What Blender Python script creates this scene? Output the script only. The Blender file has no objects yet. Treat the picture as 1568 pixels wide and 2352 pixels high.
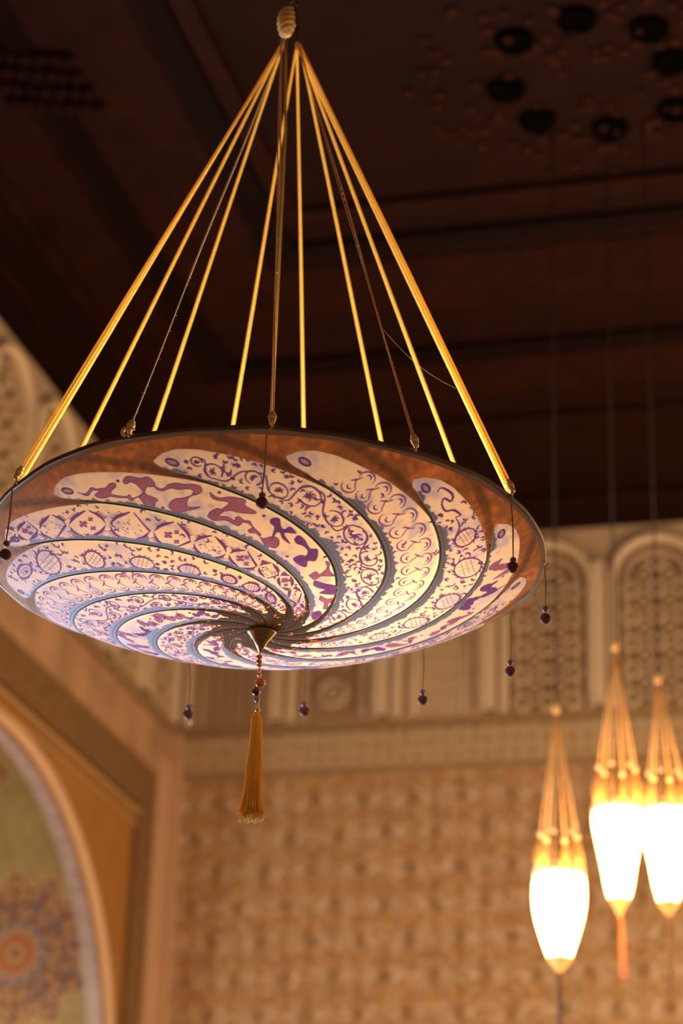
import bpy, math, random
import numpy as np
from mathutils import Vector, Matrix
random.seed(7)
rng = np.random.default_rng(11)
S = bpy.context.scene
COL = S.collection
PI = math.pi

# ------------------------------------------------------------------ camera
YAW, PITCH, ROLL = math.radians(-14.75006624), math.radians(23.8134722), math.radians(1.98323552)
FPX = 5200.0
CAMP = np.array([0.0, 0.0, 1.6])
fw = np.array([math.sin(YAW)*math.cos(PITCH), math.cos(YAW)*math.cos(PITCH), math.sin(PITCH)])
_rt = np.array([math.cos(YAW), -math.sin(YAW), 0.0])
_up = np.cross(_rt, fw)
rt = _rt*math.cos(ROLL) + _up*math.sin(ROLL)
up = np.cross(rt, fw)
cd = bpy.data.cameras.new('camera')
cam = bpy.data.objects.new('camera', cd)
COL.objects.link(cam)
cam.matrix_world = Matrix(((rt[0], up[0], -fw[0], CAMP[0]), (rt[1], up[1], -fw[1], CAMP[1]),
                           (rt[2], up[2], -fw[2], CAMP[2]), (0, 0, 0, 1)))
cd.sensor_fit = 'VERTICAL'; cd.sensor_height = 36.0; cd.sensor_width = 24.0
cd.lens = FPX*36.0/2352.0
cd.clip_start = 0.05
cd.dof.use_dof = True
cd.dof.focus_distance = 4.62
cd.dof.aperture_fstop = cd.lens/1000.0/0.034
S.camera = cam
S.view_settings.view_transform = 'Standard'
S.view_settings.look = 'None'
S.view_settings.exposure = 0.0
S.view_settings.gamma = 1.0

def ray(px, py):
    return fw + rt*(px-784)/FPX - up*(py-1176)/FPX
def at_y(px, py, Y):
    d = ray(px, py); return CAMP + d*(Y/d[1])
def at_x(px, py, X):
    d = ray(px, py); return CAMP + d*(X/d[0])
def at_z(px, py, Z):
    d = ray(px, py); return CAMP + d*((Z-1.6)/d[2])

# ------------------------------------------------------------------ world and lights
wd = bpy.data.worlds.new('world'); S.world = wd; wd.use_nodes = True
wd.node_tree.nodes['Background'].inputs[0].default_value = (1.0, 0.62, 0.36, 1)
wd.node_tree.nodes['Background'].inputs[1].default_value = 0.008

LAMP_C = np.array([-1.31016584, 4.33526163, 3.48033281])
LAMP_N = np.array([-0.01967324, 0.02619243, 0.99946332]); LAMP_N /= np.linalg.norm(LAMP_N)
LAMP_A = np.array([1.0, 0, 0]) - LAMP_N*LAMP_N[0]; LAMP_A /= np.linalg.norm(LAMP_A)
LAMP_B = np.cross(LAMP_N, LAMP_A)

def point_light(name, loc, watts, col, rad):
    l = bpy.data.lights.new(name, 'POINT'); l.energy = watts; l.color = col; l.shadow_soft_size = rad
    o = bpy.data.objects.new(name, l); o.location = loc; COL.objects.link(o); return o
def area_light(name, loc, target, watts, col, sx, sy):
    l = bpy.data.lights.new(name, 'AREA'); l.energy = watts; l.color = col; l.shape = 'RECTANGLE'; l.size = sx; l.size_y = sy
    o = bpy.data.objects.new(name, l); o.location = loc
    o.rotation_euler = (Vector(target)-Vector(loc)).to_track_quat('-Z', 'Y').to_euler(); COL.objects.link(o); return o
# bulbs in the bowl of the big lamp
for (aa, bb, w) in ((0.22, -0.02, 12.0), (-0.12, -0.14, 5.0), (0.0, 0.18, 5.0)):
    p = LAMP_C + LAMP_A*aa + LAMP_B*bb + LAMP_N*0.06
    point_light('bulb_light', p, w, (1.0, 0.72, 0.42), 0.03)
# unseen warm point lights added out of frame to brighten the walls
for (x, y, z, w) in ((0.9, 9.0, 3.4, 190), (2.2, 10.6, 4.4, 230), (-2.2, 8.6, 2.1, 40), (-3.0, 5.0, 1.9, 40), (1.6, 6.0, 3.4, 40), (0.1, 11.0, 2.4, 170)):
    point_light('warm_fill_light', (x, y, z), w, (1.0, 0.66, 0.36), 0.12)
point_light('alcove_fill_light', (-5.6, 10.2, 3.0), 120, (1.0, 0.78, 0.52), 0.2)  # unseen light added to brighten the alcove
# inferred cool daylight from the left, through an unseen window added for it
area_light('unseen_daylight', (-4.62, 7.6, 2.0), (-1.3, 4.3, 3.4), 380, (0.55, 0.72, 1.0), 1.5, 2.0)

# ------------------------------------------------------------------ materials
def new_mat(name):
    m = bpy.data.materials.new(name); m.use_nodes = True
    return m, m.node_tree.nodes, m.node_tree.links, m.node_tree.nodes['Principled BSDF']
def plain(name, col, rough=0.6, metal=0.0, spec=0.5, noise=0.0, nscale=20.0, bump=0.0, emit=None, estr=0.0, col2=None):
    m, N, L, b = new_mat(name)
    b.inputs['Base Color'].default_value = (*col, 1); b.inputs['Roughness'].default_value = rough
    b.inputs['Metallic'].default_value = metal; b.inputs['Specular IOR Level'].default_value = spec
    if noise > 0 or bump > 0:
        tc = N.new('ShaderNodeTexCoord'); nz = N.new('ShaderNodeTexNoise'); nz.inputs['Scale'].default_value = nscale
        nz.inputs['Detail'].default_value = 5
        L.new(tc.outputs['Object'], nz.inputs['Vector'])
        if noise > 0:
            cr = N.new('ShaderNodeValToRGB'); e = cr.color_ramp.elements
            c2 = col2 if col2 else tuple(c*(1-noise) for c in col)
            e[0].position = 0.35; e[0].color = (*c2, 1); e[1].position = 0.65; e[1].color = (*col, 1)
            L.new(nz.outputs['Fac'], cr.inputs[0]); L.new(cr.outputs[0], b.inputs['Base Color'])
        if bump > 0:
            bp = N.new('ShaderNodeBump'); bp.inputs['Strength'].default_value = bump; bp.inputs['Distance'].default_value = 0.01
            L.new(nz.outputs['Fac'], bp.inputs['Height']); L.new(bp.outputs[0], b.inputs['Normal'])
    if emit:
        b.inputs['Emission Color'].default_value = (*emit, 1); b.inputs['Emission Strength'].default_value = estr
    return m

M = {}
M['stucco'] = plain('pale_stucco', (0.62, 0.47, 0.33), 0.85, noise=0.14, nscale=6, bump=0.3)
M['hole'] = plain('shadowed_fretwork', (0.23, 0.14, 0.075), 0.9, noise=0.3, nscale=24)  # flat panel colour darkened to stand in for shade in pierced holes
M['stucco_light'] = plain('light_stucco', (0.82, 0.67, 0.50), 0.8, noise=0.06, nscale=9)
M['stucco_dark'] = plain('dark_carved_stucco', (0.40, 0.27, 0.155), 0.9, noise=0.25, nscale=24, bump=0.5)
M['plaster_pink'] = plain('smooth_pink_plaster', (0.66, 0.44, 0.30), 0.75, noise=0.06, nscale=3)
M['spandrel'] = plain('ochre_plaster', (0.43, 0.215, 0.052), 0.8, noise=0.12, nscale=4)
M['moulding'] = plain('worn_moulding', (0.55, 0.34, 0.15), 0.8, noise=0.1, nscale=4)
M['strip'] = plain('stained_pink_plaster', (0.62, 0.40, 0.25), 0.8, noise=0.30, nscale=3.2)
M['band'] = plain('brown_carved_band', (0.30, 0.175, 0.075), 0.9, noise=0.4, nscale=38, bump=0.6)
M['intrados'] = plain('grey_tile', (0.40, 0.34, 0.41), 0.42, noise=0.3, nscale=14)
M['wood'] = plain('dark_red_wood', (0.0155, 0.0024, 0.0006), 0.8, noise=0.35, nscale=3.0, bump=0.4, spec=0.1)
M['wood_dark'] = plain('black_brown_wood', (0.0065, 0.0015, 0.0006), 0.85, spec=0.08)
M['wood_mid'] = plain('red_brown_wood', (0.021, 0.0034, 0.0008), 0.8, noise=0.4, nscale=7, spec=0.1)
M['wood_red'] = plain('red_carved_wood', (0.045, 0.0105, 0.003), 0.8, noise=0.4, nscale=7, spec=0.1)
M['cup'] = plain('shaded_hollow', (0.0015, 0.0008, 0.0006), 0.95, spec=0.02)  # near-black colour paints the shade of deep holes into shallow cups
M['floor'] = plain('floor_stone', (0.35, 0.25, 0.17), 0.5, noise=0.2, nscale=2)
M['gold_cord'] = plain('gold_silk_cord', (0.86, 0.56, 0.13), 0.55, noise=0.25, nscale=300)
M['copper_thread'] = plain('copper_fuzzy_thread', (0.80, 0.42, 0.16), 0.6)
M['pale_thread'] = plain('pale_gold_thread', (0.95, 0.78, 0.5), 0.4)
M['old_gold'] = plain('old_gold_cord', (0.42, 0.24, 0.05), 0.6, noise=0.3, nscale=200)
M['knot_gold'] = plain('gold_wrapped_knot', (0.85, 0.58, 0.20), 0.4, metal=0.3, noise=0.3, nscale=250)
M['rope'] = plain('cream_rope', (0.74, 0.44, 0.15), 0.75, noise=0.3, nscale=120)
M['iron'] = plain('dark_iron', (0.03, 0.02, 0.015), 0.5, metal=0.6)
M['brass'] = plain('aged_brass', (0.36, 0.24, 0.10), 0.28, metal=1.0, noise=0.35, nscale=60)
M['rim'] = plain('brown_rim', (0.085, 0.036, 0.015), 0.5)
M['rib'] = plain('grey_wire', (0.10, 0.07, 0.055), 0.6)
M['bead_dark'] = plain('maroon_glass_bead', (0.15, 0.045, 0.04), 0.6, noise=0.5, nscale=260, spec=0.3)
M['bead_violet'] = plain('violet_glass_bead', (0.17, 0.09, 0.13), 0.5, spec=0.8)
M['bead_orange'] = plain('orange_glass_bead', (0.75, 0.20, 0.02), 0.12, noise=0.4, nscale=160, spec=0.8)
M['bead_lilac'] = plain('lilac_stone_bead', (0.30, 0.19, 0.20), 0.35)
M['bead_purple'] = plain('dark_purple_bead', (0.035, 0.008, 0.02), 0.08, spec=1.0)
M['tassel'] = None
M['fringe'] = plain('pale_frayed_silk', (0.85, 0.66, 0.28), 0.6)
M['lantern_glow'] = plain('glowing_silk', (0.9, 0.7, 0.4), 0.6, emit=(1.0, 0.66, 0.28), estr=12.0)
M['lantern_crown'] = plain('lit_gold_silk', (0.9, 0.6, 0.25), 0.6, emit=(1.0, 0.55, 0.20), estr=0.9)  # own glow stands in for lantern light on crown ring and knots
M['lantern_cord'] = plain('lantern_cord', (0.85, 0.50, 0.17), 0.6, emit=(1.0, 0.42, 0.1), estr=0.12)  # faint emission imitates the lantern's light on its cords
M['lantern_tip'] = plain('amber_tip', (0.85, 0.42, 0.12), 0.5, emit=(1.0, 0.42, 0.08), estr=0.6)  # emission puts the lantern's light into the bottom cap
M['flex'] = plain('black_flex', (0.03, 0.016, 0.008), 0.8)
M['tassel_red'] = plain('orange_red_tassel', (0.85, 0.22, 0.06), 0.6)
M['tassel_brown'] = plain('brown_tassel', (0.30, 0.14, 0.035), 0.6)
M['tassel_black'] = plain('dark_tassel', (0.12, 0.06, 0.03), 0.6)
def silk_mat(name, col, tcol):
    m = bpy.data.materials.new(name); m.use_nodes = True; N = m.node_tree.nodes; L = m.node_tree.links; N.clear()
    out = N.new('ShaderNodeOutputMaterial'); d = N.new('ShaderNodeBsdfDiffuse'); t = N.new('ShaderNodeBsdfTranslucent'); a = N.new('ShaderNodeAddShader')
    tc = N.new('ShaderNodeTexCoord'); nz = N.new('ShaderNodeTexNoise'); nz.inputs['Scale'].default_value = 260; L.new(tc.outputs['Object'], nz.inputs['Vector'])
    cr = N.new('ShaderNodeValToRGB'); e = cr.color_ramp.elements; e[0].position = 0.35; e[0].color = (*[c*0.7 for c in col], 1); e[1].position = 0.65; e[1].color = (*col, 1)
    L.new(nz.outputs['Fac'], cr.inputs[0]); L.new(cr.outputs[0], d.inputs['Color']); t.inputs['Color'].default_value = (*tcol, 1)
    L.new(d.outputs[0], a.inputs[0]); L.new(t.outputs[0], a.inputs[1]); L.new(a.outputs[0], out.inputs[0]); return m
M['gold_cord'] = silk_mat('gold_silk_cord', (0.92, 0.74, 0.24), (0.42, 0.31, 0.08))
M['tassel'] = silk_mat('mustard_silk', (0.95, 0.56, 0.08), (0.25, 0.12, 0.015))
M['window_frame'] = plain('white_frame', (0.6, 0.56, 0.5), 0.5)

# carved diaper wall
def wall_mat(name, horiz):
    m, N, L, b = new_mat(name)
    b.inputs['Roughness'].default_value = 0.85
    tc = N.new('ShaderNodeTexCoord'); sp = N.new('ShaderNodeSeparateXYZ'); L.new(tc.outputs['Object'], sp.inputs[0])
    def math_(op, a, bb=None):
        n = N.new('ShaderNodeMath'); n.operation = op
        for i, v in enumerate((a, bb)):
            if v is None: continue
            if isinstance(v, (int, float)): n.inputs[i].default_value = v
            else: L.new(v, n.inputs[i])
        return n.outputs[0]
    U = math_('MULTIPLY', math_('ADD', sp.outputs[horiz], 3.505), 2*PI/0.318)
    V = math_('MULTIPLY', math_('ADD', sp.outputs['Z'], -5.52), 2*PI/0.452)
    cU, cV = math_('COSINE', U), math_('COSINE', V)
    sU, sV = math_('SINE', U), math_('SINE', V)
    A = math_('MULTIPLY', cU, cV)
    lob = math_('MULTIPLY', math_('MULTIPLY', sU, sU), math_('MULTIPLY', cV, cV))
    org = math_('MULTIPLY', sV, sV)
    nz = N.new('ShaderNodeTexNoise'); nz.inputs['Scale'].default_value = 7; nz.inputs['Detail'].default_value = 3
    L.new(tc.outputs['Object'], nz.inputs['Vector'])
    vo = N.new('ShaderNodeTexVoronoi'); vo.inputs['Scale'].default_value = 16; L.new(tc.outputs['Object'], vo.inputs['Vector'])
    def ramp(fac, p0, c0, p1, c1):
        r = N.new('ShaderNodeValToRGB'); e = r.color_ramp.elements
        e[0].position = p0; e[0].color = (*c0, 1); e[1].position = p1; e[1].color = (*c1, 1)
        L.new(fac, r.inputs[0]); return r.outputs[0]
    def mix(fac, c1, c2):
        n = N.new('ShaderNodeMix'); n.data_type = 'RGBA'
        if isinstance(fac, (int, float)): n.inputs[0].default_value = fac
        else: L.new(fac, n.inputs[0])
        for k, c in ((6, c1), (7, c2)):
            if isinstance(c, tuple): n.inputs[k].default_value = (*c, 1)
            else: L.new(c, n.inputs[k])
        return n.outputs[2]
    base = ramp(nz.outputs['Fac'], 0.4, (0.52, 0.355, 0.22), 0.6, (0.57, 0.395, 0.26))
    # ochre flowers between the rows, a little redder or greener from place to place
    och = ramp(nz.outputs['Fac'], 0.42, (0.47, 0.225, 0.08), 0.58, (0.53, 0.29, 0.09))
    pos = lambda v: math_('MAXIMUM', v, 0.0)
    c = mix(math_("MULTIPLY", org, 0.18), base, och)
    A2 = pos(math_('MULTIPLY', math_('COSINE', math_('MULTIPLY', U, 2.0)), math_('MULTIPLY', org, org)))
    c = mix(math_('MULTIPLY', A2, 0.9), c, och)
    lob2 = math_('MULTIPLY', lob, lob)
    c = mix(math_('MULTIPLY', lob2, 0.9), c, (0.70, 0.53, 0.40))
    A3 = pos(A); A3 = math_('MULTIPLY', math_('MULTIPLY', A3, A3), math_('MULTIPLY', A3, A3))
    c = mix(math_('MULTIPLY', A3, 0.85), c, (0.27, 0.145, 0.06))
    n5 = N.new('ShaderNodeTexNoise'); n5.inputs['Scale'].default_value = 22; n5.inputs['Detail'].default_value = 2; L.new(tc.outputs['Object'], n5.inputs['Vector'])
    gr = ramp(n5.outputs['Fac'], 0.40, (0.72, 0.70, 0.66), 0.62, (1.18, 1.16, 1.15))
    mu = N.new('ShaderNodeMix'); mu.data_type = 'RGBA'; mu.blend_type = 'MULTIPLY'; mu.inputs[0].default_value = 1.0
    L.new(c, mu.inputs[6]); L.new(gr, mu.inputs[7]); c = mu.outputs[2]
    L.new(c, b.inputs['Base Color'])
    bp = N.new('ShaderNodeBump'); bp.inputs['Strength'].default_value = 0.5; bp.inputs['Distance'].default_value = 0.02
    L.new(vo.outputs['Distance'], bp.inputs['Height']); L.new(bp.outputs[0], b.inputs['Normal'])
    return m
M['tile_back'] = wall_mat('carved_diaper_wall', 'X')
M['tile_left'] = wall_mat('carved_diaper_side_wall', 'Y')

# dotted frieze band
def dots_mat(name, horiz):
    m, N, L, b = new_mat(name)
    b.inputs['Roughness'].default_value = 0.85
    tc = N.new('ShaderNodeTexCoord'); vo = N.new('ShaderNodeTexVoronoi')
    vo.inputs['Scale'].default_value = 11.0; vo.inputs['Randomness'].default_value = 0.25
    L.new(tc.outputs['Object'], vo.inputs['Vector'])
    r = N.new('ShaderNodeValToRGB'); e = r.color_ramp.elements
    e[0].position = 0.16; e[0].color = (0.36, 0.25, 0.15, 1); e[1].position = 0.34; e[1].color = (0.56, 0.42, 0.27, 1)
    L.new(vo.outputs['Distance'], r.inputs[0]); L.new(r.outputs[0], b.inputs['Base Color'])
    return m
M['dots'] = dots_mat('dotted_frieze', 'X')

def paint_mat(name, glossy=0.012, trans=True):
    m = bpy.data.materials.new(name); m.use_nodes = True; N = m.node_tree.nodes; L = m.node_tree.links
    N.clear()
    out = N.new('ShaderNodeOutputMaterial')
    if not trans:
        b = N.new('ShaderNodeBsdfPrincipled'); a = N.new('ShaderNodeAttribute'); a.attribute_name = 'paint'
        b.inputs['Roughness'].default_value = 0.45
        L.new(a.outputs['Color'], b.inputs['Base Color']); L.new(b.outputs[0], out.inputs[0]); return m
    a1 = N.new('ShaderNodeAttribute'); a1.attribute_name = 'paint'
    a2 = N.new('ShaderNodeAttribute'); a2.attribute_name = 'sheer'
    d = N.new('ShaderNodeBsdfDiffuse'); t = N.new('ShaderNodeBsdfTranslucent'); g = N.new('ShaderNodeBsdfGlossy')
    g.inputs['Roughness'].default_value = 0.5; g.inputs['Color'].default_value = (glossy, glossy, glossy, 1)
    L.new(a1.outputs['Color'], d.inputs['Color']); L.new(a2.outputs['Color'], t.inputs['Color'])
    s1 = N.new('ShaderNodeAddShader'); s2 = N.new('ShaderNodeAddShader')
    L.new(d.outputs[0], s1.inputs[0]); L.new(t.outputs[0], s1.inputs[1])
    L.new(s1.outputs[0], s2.inputs[0]); L.new(g.outputs[0], s2.inputs[1]); L.new(s2.outputs[0], out.inputs[0])
    return m
M['silk'] = paint_mat('painted_silk')
M['mosaic'] = paint_mat('mosaic_tiles', trans=False)

# ------------------------------------------------------------------ mesh helpers
class MB:
    def __init__(s): s.v = []; s.f = []
    def box(s, x0, x1, y0, y1, z0, z1):
        n = len(s.v)
        s.v += [(x, y, z) for z in (z0, z1) for y in (y0, y1) for x in (x0, x1)]
        s.f += [tuple(n+i for i in q) for q in ((0, 2, 3, 1), (4, 5, 7, 6), (0, 1, 5, 4), (2, 6, 7, 3), (0, 4, 6, 2), (1, 3, 7, 5))]
    def tube(s, pts, r, seg=8, cap=True):
        pts = [np.array(p, float) for p in pts]; n0 = len(s.v); n = len(pts)
        rr = r if hasattr(r, '__len__') else [r]*n
        prev = None
        for i, p in enumerate(pts):
            t = pts[min(i+1, n-1)] - pts[max(i-1, 0)]; t = t/(np.linalg.norm(t)+1e-12)
            if prev is None:
                h = np.array([0, 0, 1.0]) if abs(t[2]) < 0.9 else np.array([1.0, 0, 0])
                a = np.cross(t, h)
            else:
                a = prev - t*(prev @ t)
            a /= (np.linalg.norm(a)+1e-12); b = np.cross(t, a); prev = a
            for k in range(seg):
                w = 2*PI*k/seg; s.v.append(tuple(p + rr[i]*(math.cos(w)*a + math.sin(w)*b)))
        for i in range(n-1):
            for k in range(seg):
                k2 = (k+1) % seg
                s.f.append((n0+i*seg+k, n0+i*seg+k2, n0+(i+1)*seg+k2, n0+(i+1)*seg+k))
        if cap:
            s.f.append(tuple(n0+k for k in range(seg))[::-1]); s.f.append(tuple(n0+(n-1)*seg+k for k in range(seg)))
    def lathe(s, prof, c, axis=(0, 0, 1), seg=24, cap=True):
        # prof: (radius, offset along the axis)
        ax = np.array(axis, float); ax /= np.linalg.norm(ax)
        h = np.array([1.0, 0, 0]) if abs(ax[0]) < 0.9 else np.array([0, 1.0, 0])
        a = np.cross(ax, h); a /= np.linalg.norm(a); b = np.cross(ax, a); c = np.array(c, float); n0 = len(s.v)
        for r, z in prof:
            for k in range(seg):
                w = 2*PI*k/seg; s.v.append(tuple(c + ax*z + r*(math.cos(w)*a+math.sin(w)*b)))
        for i in range(len(prof)-1):
            for k in range(seg):
                k2 = (k+1) % seg
                s.f.append((n0+i*seg+k, n0+i*seg+k2, n0+(i+1)*seg+k2, n0+(i+1)*seg+k))
        if cap:
            s.f.append(tuple(n0+k for k in range(seg))[::-1]); s.f.append(tuple(n0+(len(prof)-1)*seg+k for k in range(seg)))
    def ball(s, c, r, sz=1.0, seg=16, axis=(0, 0, 1), bump=0.0):
        prof = [(max(r*math.sin(PI*i/10), r*0.02)*(1+bump*math.sin(i*2.4)), -r*sz*math.cos(PI*i/10)) for i in range(11)]
        s.lathe(prof, c, axis, seg)
    def torus(s, c, R, r, axis=(0, 0, 1), seg=20, sub=8):
        ax = np.array(axis, float); ax /= np.linalg.norm(ax)
        h = np.array([1.0, 0, 0]) if abs(ax[0]) < 0.9 else np.array([0, 1.0, 0])
        a = np.cross(ax, h); a /= np.linalg.norm(a); b = np.cross(ax, a); c = np.array(c, float); n0 = len(s.v)
        for i in range(seg):
            w = 2*PI*i/seg; e = math.cos(w)*a+math.sin(w)*b
            for k in range(sub):
                q = 2*PI*k/sub; s.v.append(tuple(c + e*(R+r*math.cos(q)) + ax*r*math.sin(q)))
        for i in range(seg):
            for k in range(sub):
                i2 = (i+1) % seg; k2 = (k+1) % sub
                s.f.append((n0+i*sub+k, n0+i2*sub+k, n0+i2*sub+k2, n0+i*sub+k2))
    def build(s, name, mat, parent=None, smooth=True, origin=(0, 0, 0)):
        me = bpy.data.meshes.new(name)
        o_ = np.array(origin, float)
        me.from_pydata([tuple(np.array(v)-o_) for v in s.v], [], s.f); me.update()
        if smooth: me.polygons.foreach_set('use_smooth', [True]*len(me.polygons))
        me.materials.append(mat)
        o = bpy.data.objects.new(name, me); COL.objects.link(o)
        if parent is not None: o.parent = parent
        else: o.location = o_.tolist()
        return o
def grid_mesh(name, P, mat, attrs, parent=None, origin=(0, 0, 0)):
    nr, nc, _ = P.shape
    me = bpy.data.meshes.new(name); n = nr*nc
    me.vertices.add(n); me.vertices.foreach_set('co', (P.reshape(-1, 3)-np.array(origin)).astype(np.float32).ravel())
    i = np.arange(nr-1)[:, None]*nc + np.arange(nc-1)[None, :]
    q = np.stack([i, i+1, i+nc+1, i+nc], -1).reshape(-1, 4)
    nf = len(q)
    me.loops.add(nf*4); me.loops.foreach_set('vertex_index', q.astype(np.int32).ravel())
    me.polygons.add(nf); me.polygons.foreach_set('loop_start', (np.arange(nf)*4).astype(np.int32))
    me.update(calc_edges=True)
    me.polygons.foreach_set('use_smooth', np.ones(nf, bool))
    for k, A in attrs.items():
        at = me.attributes.new(k, 'FLOAT_COLOR', 'POINT')
        at.data.foreach_set('color', np.concatenate([A.reshape(-1, 3), np.ones((n, 1))], 1).astype(np.float32).ravel())
    me.materials.append(mat)
    o = bpy.data.objects.new(name, me); COL.objects.link(o)
    if parent is not None: o.parent = parent
    else: o.location = tuple(origin)
    return o
def tag(o, label=None, cat=None, group=None, kind=None):
    if label: o['label'] = label
    if cat: o['category'] = cat
    if group: o['group'] = group
    if kind: o['kind'] = kind
    return o
def thing(name, loc, label, cat, group=None):
    e = bpy.data.objects.new(name, None); e.location = tuple(loc); e.empty_display_size = 0.1; COL.objects.link(e)
    return tag(e, label, cat, group)
def struct(mb, name, mat, smooth=False):
    return tag(mb.build(name, mat, smooth=smooth), kind='structure')

# ------------------------------------------------------------------ room shell
WX0, WX1, WY0, WY1, CZ = -4.65, 4.6, -2.0, 13.5, 7.511
TD = 0.12
m = MB(); m.box(WX0-0.4, WX1+0.2, WY0-0.2, WY1+0.2, -0.2, 0); struct(m, 'floor', M['floor'])
m = MB(); m.box(WX0-0.4, WX1, WY1, WY1+0.2, 0, 8.0); struct(m, 'wall_back', M['tile_back'])
m = MB(); m.box(WX1, WX1+0.2, WY0-0.2, WY1+0.2, 0, 8.0); struct(m, 'wall_right', M['stucco'])
m = MB(); m.box(WX0-0.4, WX1, WY0-0.2, WY0, 0, 8.0); struct(m, 'wall_front', M['stucco'])
# left wall with the big arch opening and one added window
AY, AA, AZ0, AH = 10.75, 1.96, 3.80, 1.60
def arch_z(y):
    return AZ0 + AH*math.sqrt(max(0.0, 1-((y-AY)/AA)**2))
m = MB(); xo = WX0-0.4
def seg_box(y0, y1, z0a, z0b, z1):
    n = len(m.v)
    m.v += [(WX0, y0, z0a), (WX0, y1, z0b), (WX0, y1, z1), (WX0, y0, z1), (WX0-TD, y0, z0a), (WX0-TD, y1, z0b), (WX0-TD, y1, z1), (WX0-TD, y0, z1)]
    m.f += [tuple(n+i for i in q) for q in ((0, 1, 2, 3), (7, 6, 5, 4), (4, 5, 1, 0), (3, 2, 6, 7))]
seg_box(WY0, 6.8, 0, 0, 8.0)
seg_box(6.8, 8.4, 0, 0, 0.9); seg_box(6.8, 8.4, 3.1, 3.1, 8.0)
seg_box(8.4, AY-AA, 0, 0, 8.0)
ths = [PI*(1-i/48) for i in range(49)]
for i in range(48):
    y0, y1 = AY+AA*math.cos(ths[i]), AY+AA*math.cos(ths[i+1])
    seg_box(y0, y1, AZ0+AH*math.sin(ths[i]), AZ0+AH*math.sin(ths[i+1]), 8.0)
seg_box(AY+AA, WY1, 0, 0, 8.0)
struct(m, 'wall_left', M['spandrel'])
# window added to the left wall, outside the frame, to carry the cool light
m = MB()
for (y0, y1, z0, z1) in ((6.8, 6.88, 0.9, 3.1), (8.32, 8.4, 0.9, 3.1), (6.8, 8.4, 0.9, 0.98), (6.8, 8.4, 3.02, 3.1), (7.57, 7.63, 0.9, 3.1)):
    m.box(WX0-0.12, WX0-0.06, y0, y1, z0, z1)
struct(m, 'added_window_1', M['window_frame'])

# arch lining (soffit and far jamb) and the rolled edge
def arch_pts(off=0.0, n=60, down=2.6):
    P = [(AY-AA-off, AZ0-down), (AY-AA-off, AZ0-down*0.5)]
    for i in range(n+1):
        t = PI*(1-i/n); P.append((AY+(AA+off)*math.cos(t), AZ0+(AH+off)*math.sin(t)))
    P += [(AY+AA+off, AZ0-down*0.5), (AY+AA+off, AZ0-down)]
    return P
m = MB(); m.tube([(WX0+0.012, y, z) for y, z in arch_pts(0.02)], 0.03, 8); struct(m, 'trim_1', M['plaster_pink'], True)
m = MB(); ap = arch_pts(-0.012)
for (y, z) in ap: m.v += [(WX0-0.03, y, z), (WX0-TD-0.005, y, z)]
for i in range(len(ap)-1): m.f.append((2*i, 2*i+1, 2*i+3, 2*i+2))
struct(m, 'trim_2', M['intrados'], True)

# recessed mosaic behind the arch: painted tile pattern on its own plane
def smooth_noise(shape, cell, seed):
    r = np.random.default_rng(seed); gy, gx = int(shape[0]/cell)+3, int(shape[1]/cell)+3
    G = r.random((gy, gx)); yy = np.arange(shape[0])/cell; xx = np.arange(shape[1])/cell
    iy = yy.astype(int); ix = xx.astype(int); fy = yy-iy; fx = xx-ix; fy = fy*fy*(3-2*fy); fx = fx*fx*(3-2*fx)
    a = G[iy][:, ix]; b_ = G[iy][:, ix+1]; c_ = G[iy+1][:, ix]; d_ = G[iy+1][:, ix+1]
    return (a*(1-fx)+b_*fx)*(1-fy)[:, None] + (c_*(1-fx)+d_*fx)*fy[:, None]
MY = 12.78
nx_, nz_ = 420, 420
X_m = np.linspace(-6.7, WX0-0.10, nx_); Z_m = np.linspace(3.0, 6.2, nz_)
XX, ZZ = np.meshgrid(X_m, Z_m)
pal = np.zeros((nz_, nx_, 3)) + np.array([0.46, 0.41, 0.24])
pal *= 0.86+0.28*smooth_noise((nz_, nx_), 9, 3)[..., None]
lat = np.cos((XX+ZZ)*2*PI/0.055)*np.cos((XX-ZZ)*2*PI/0.055)
pal[lat > 0.25] *= np.array([0.80, 0.90, 0.72])
PXM = 13.9/FPX     # size of a photo pixel on this wall
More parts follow.
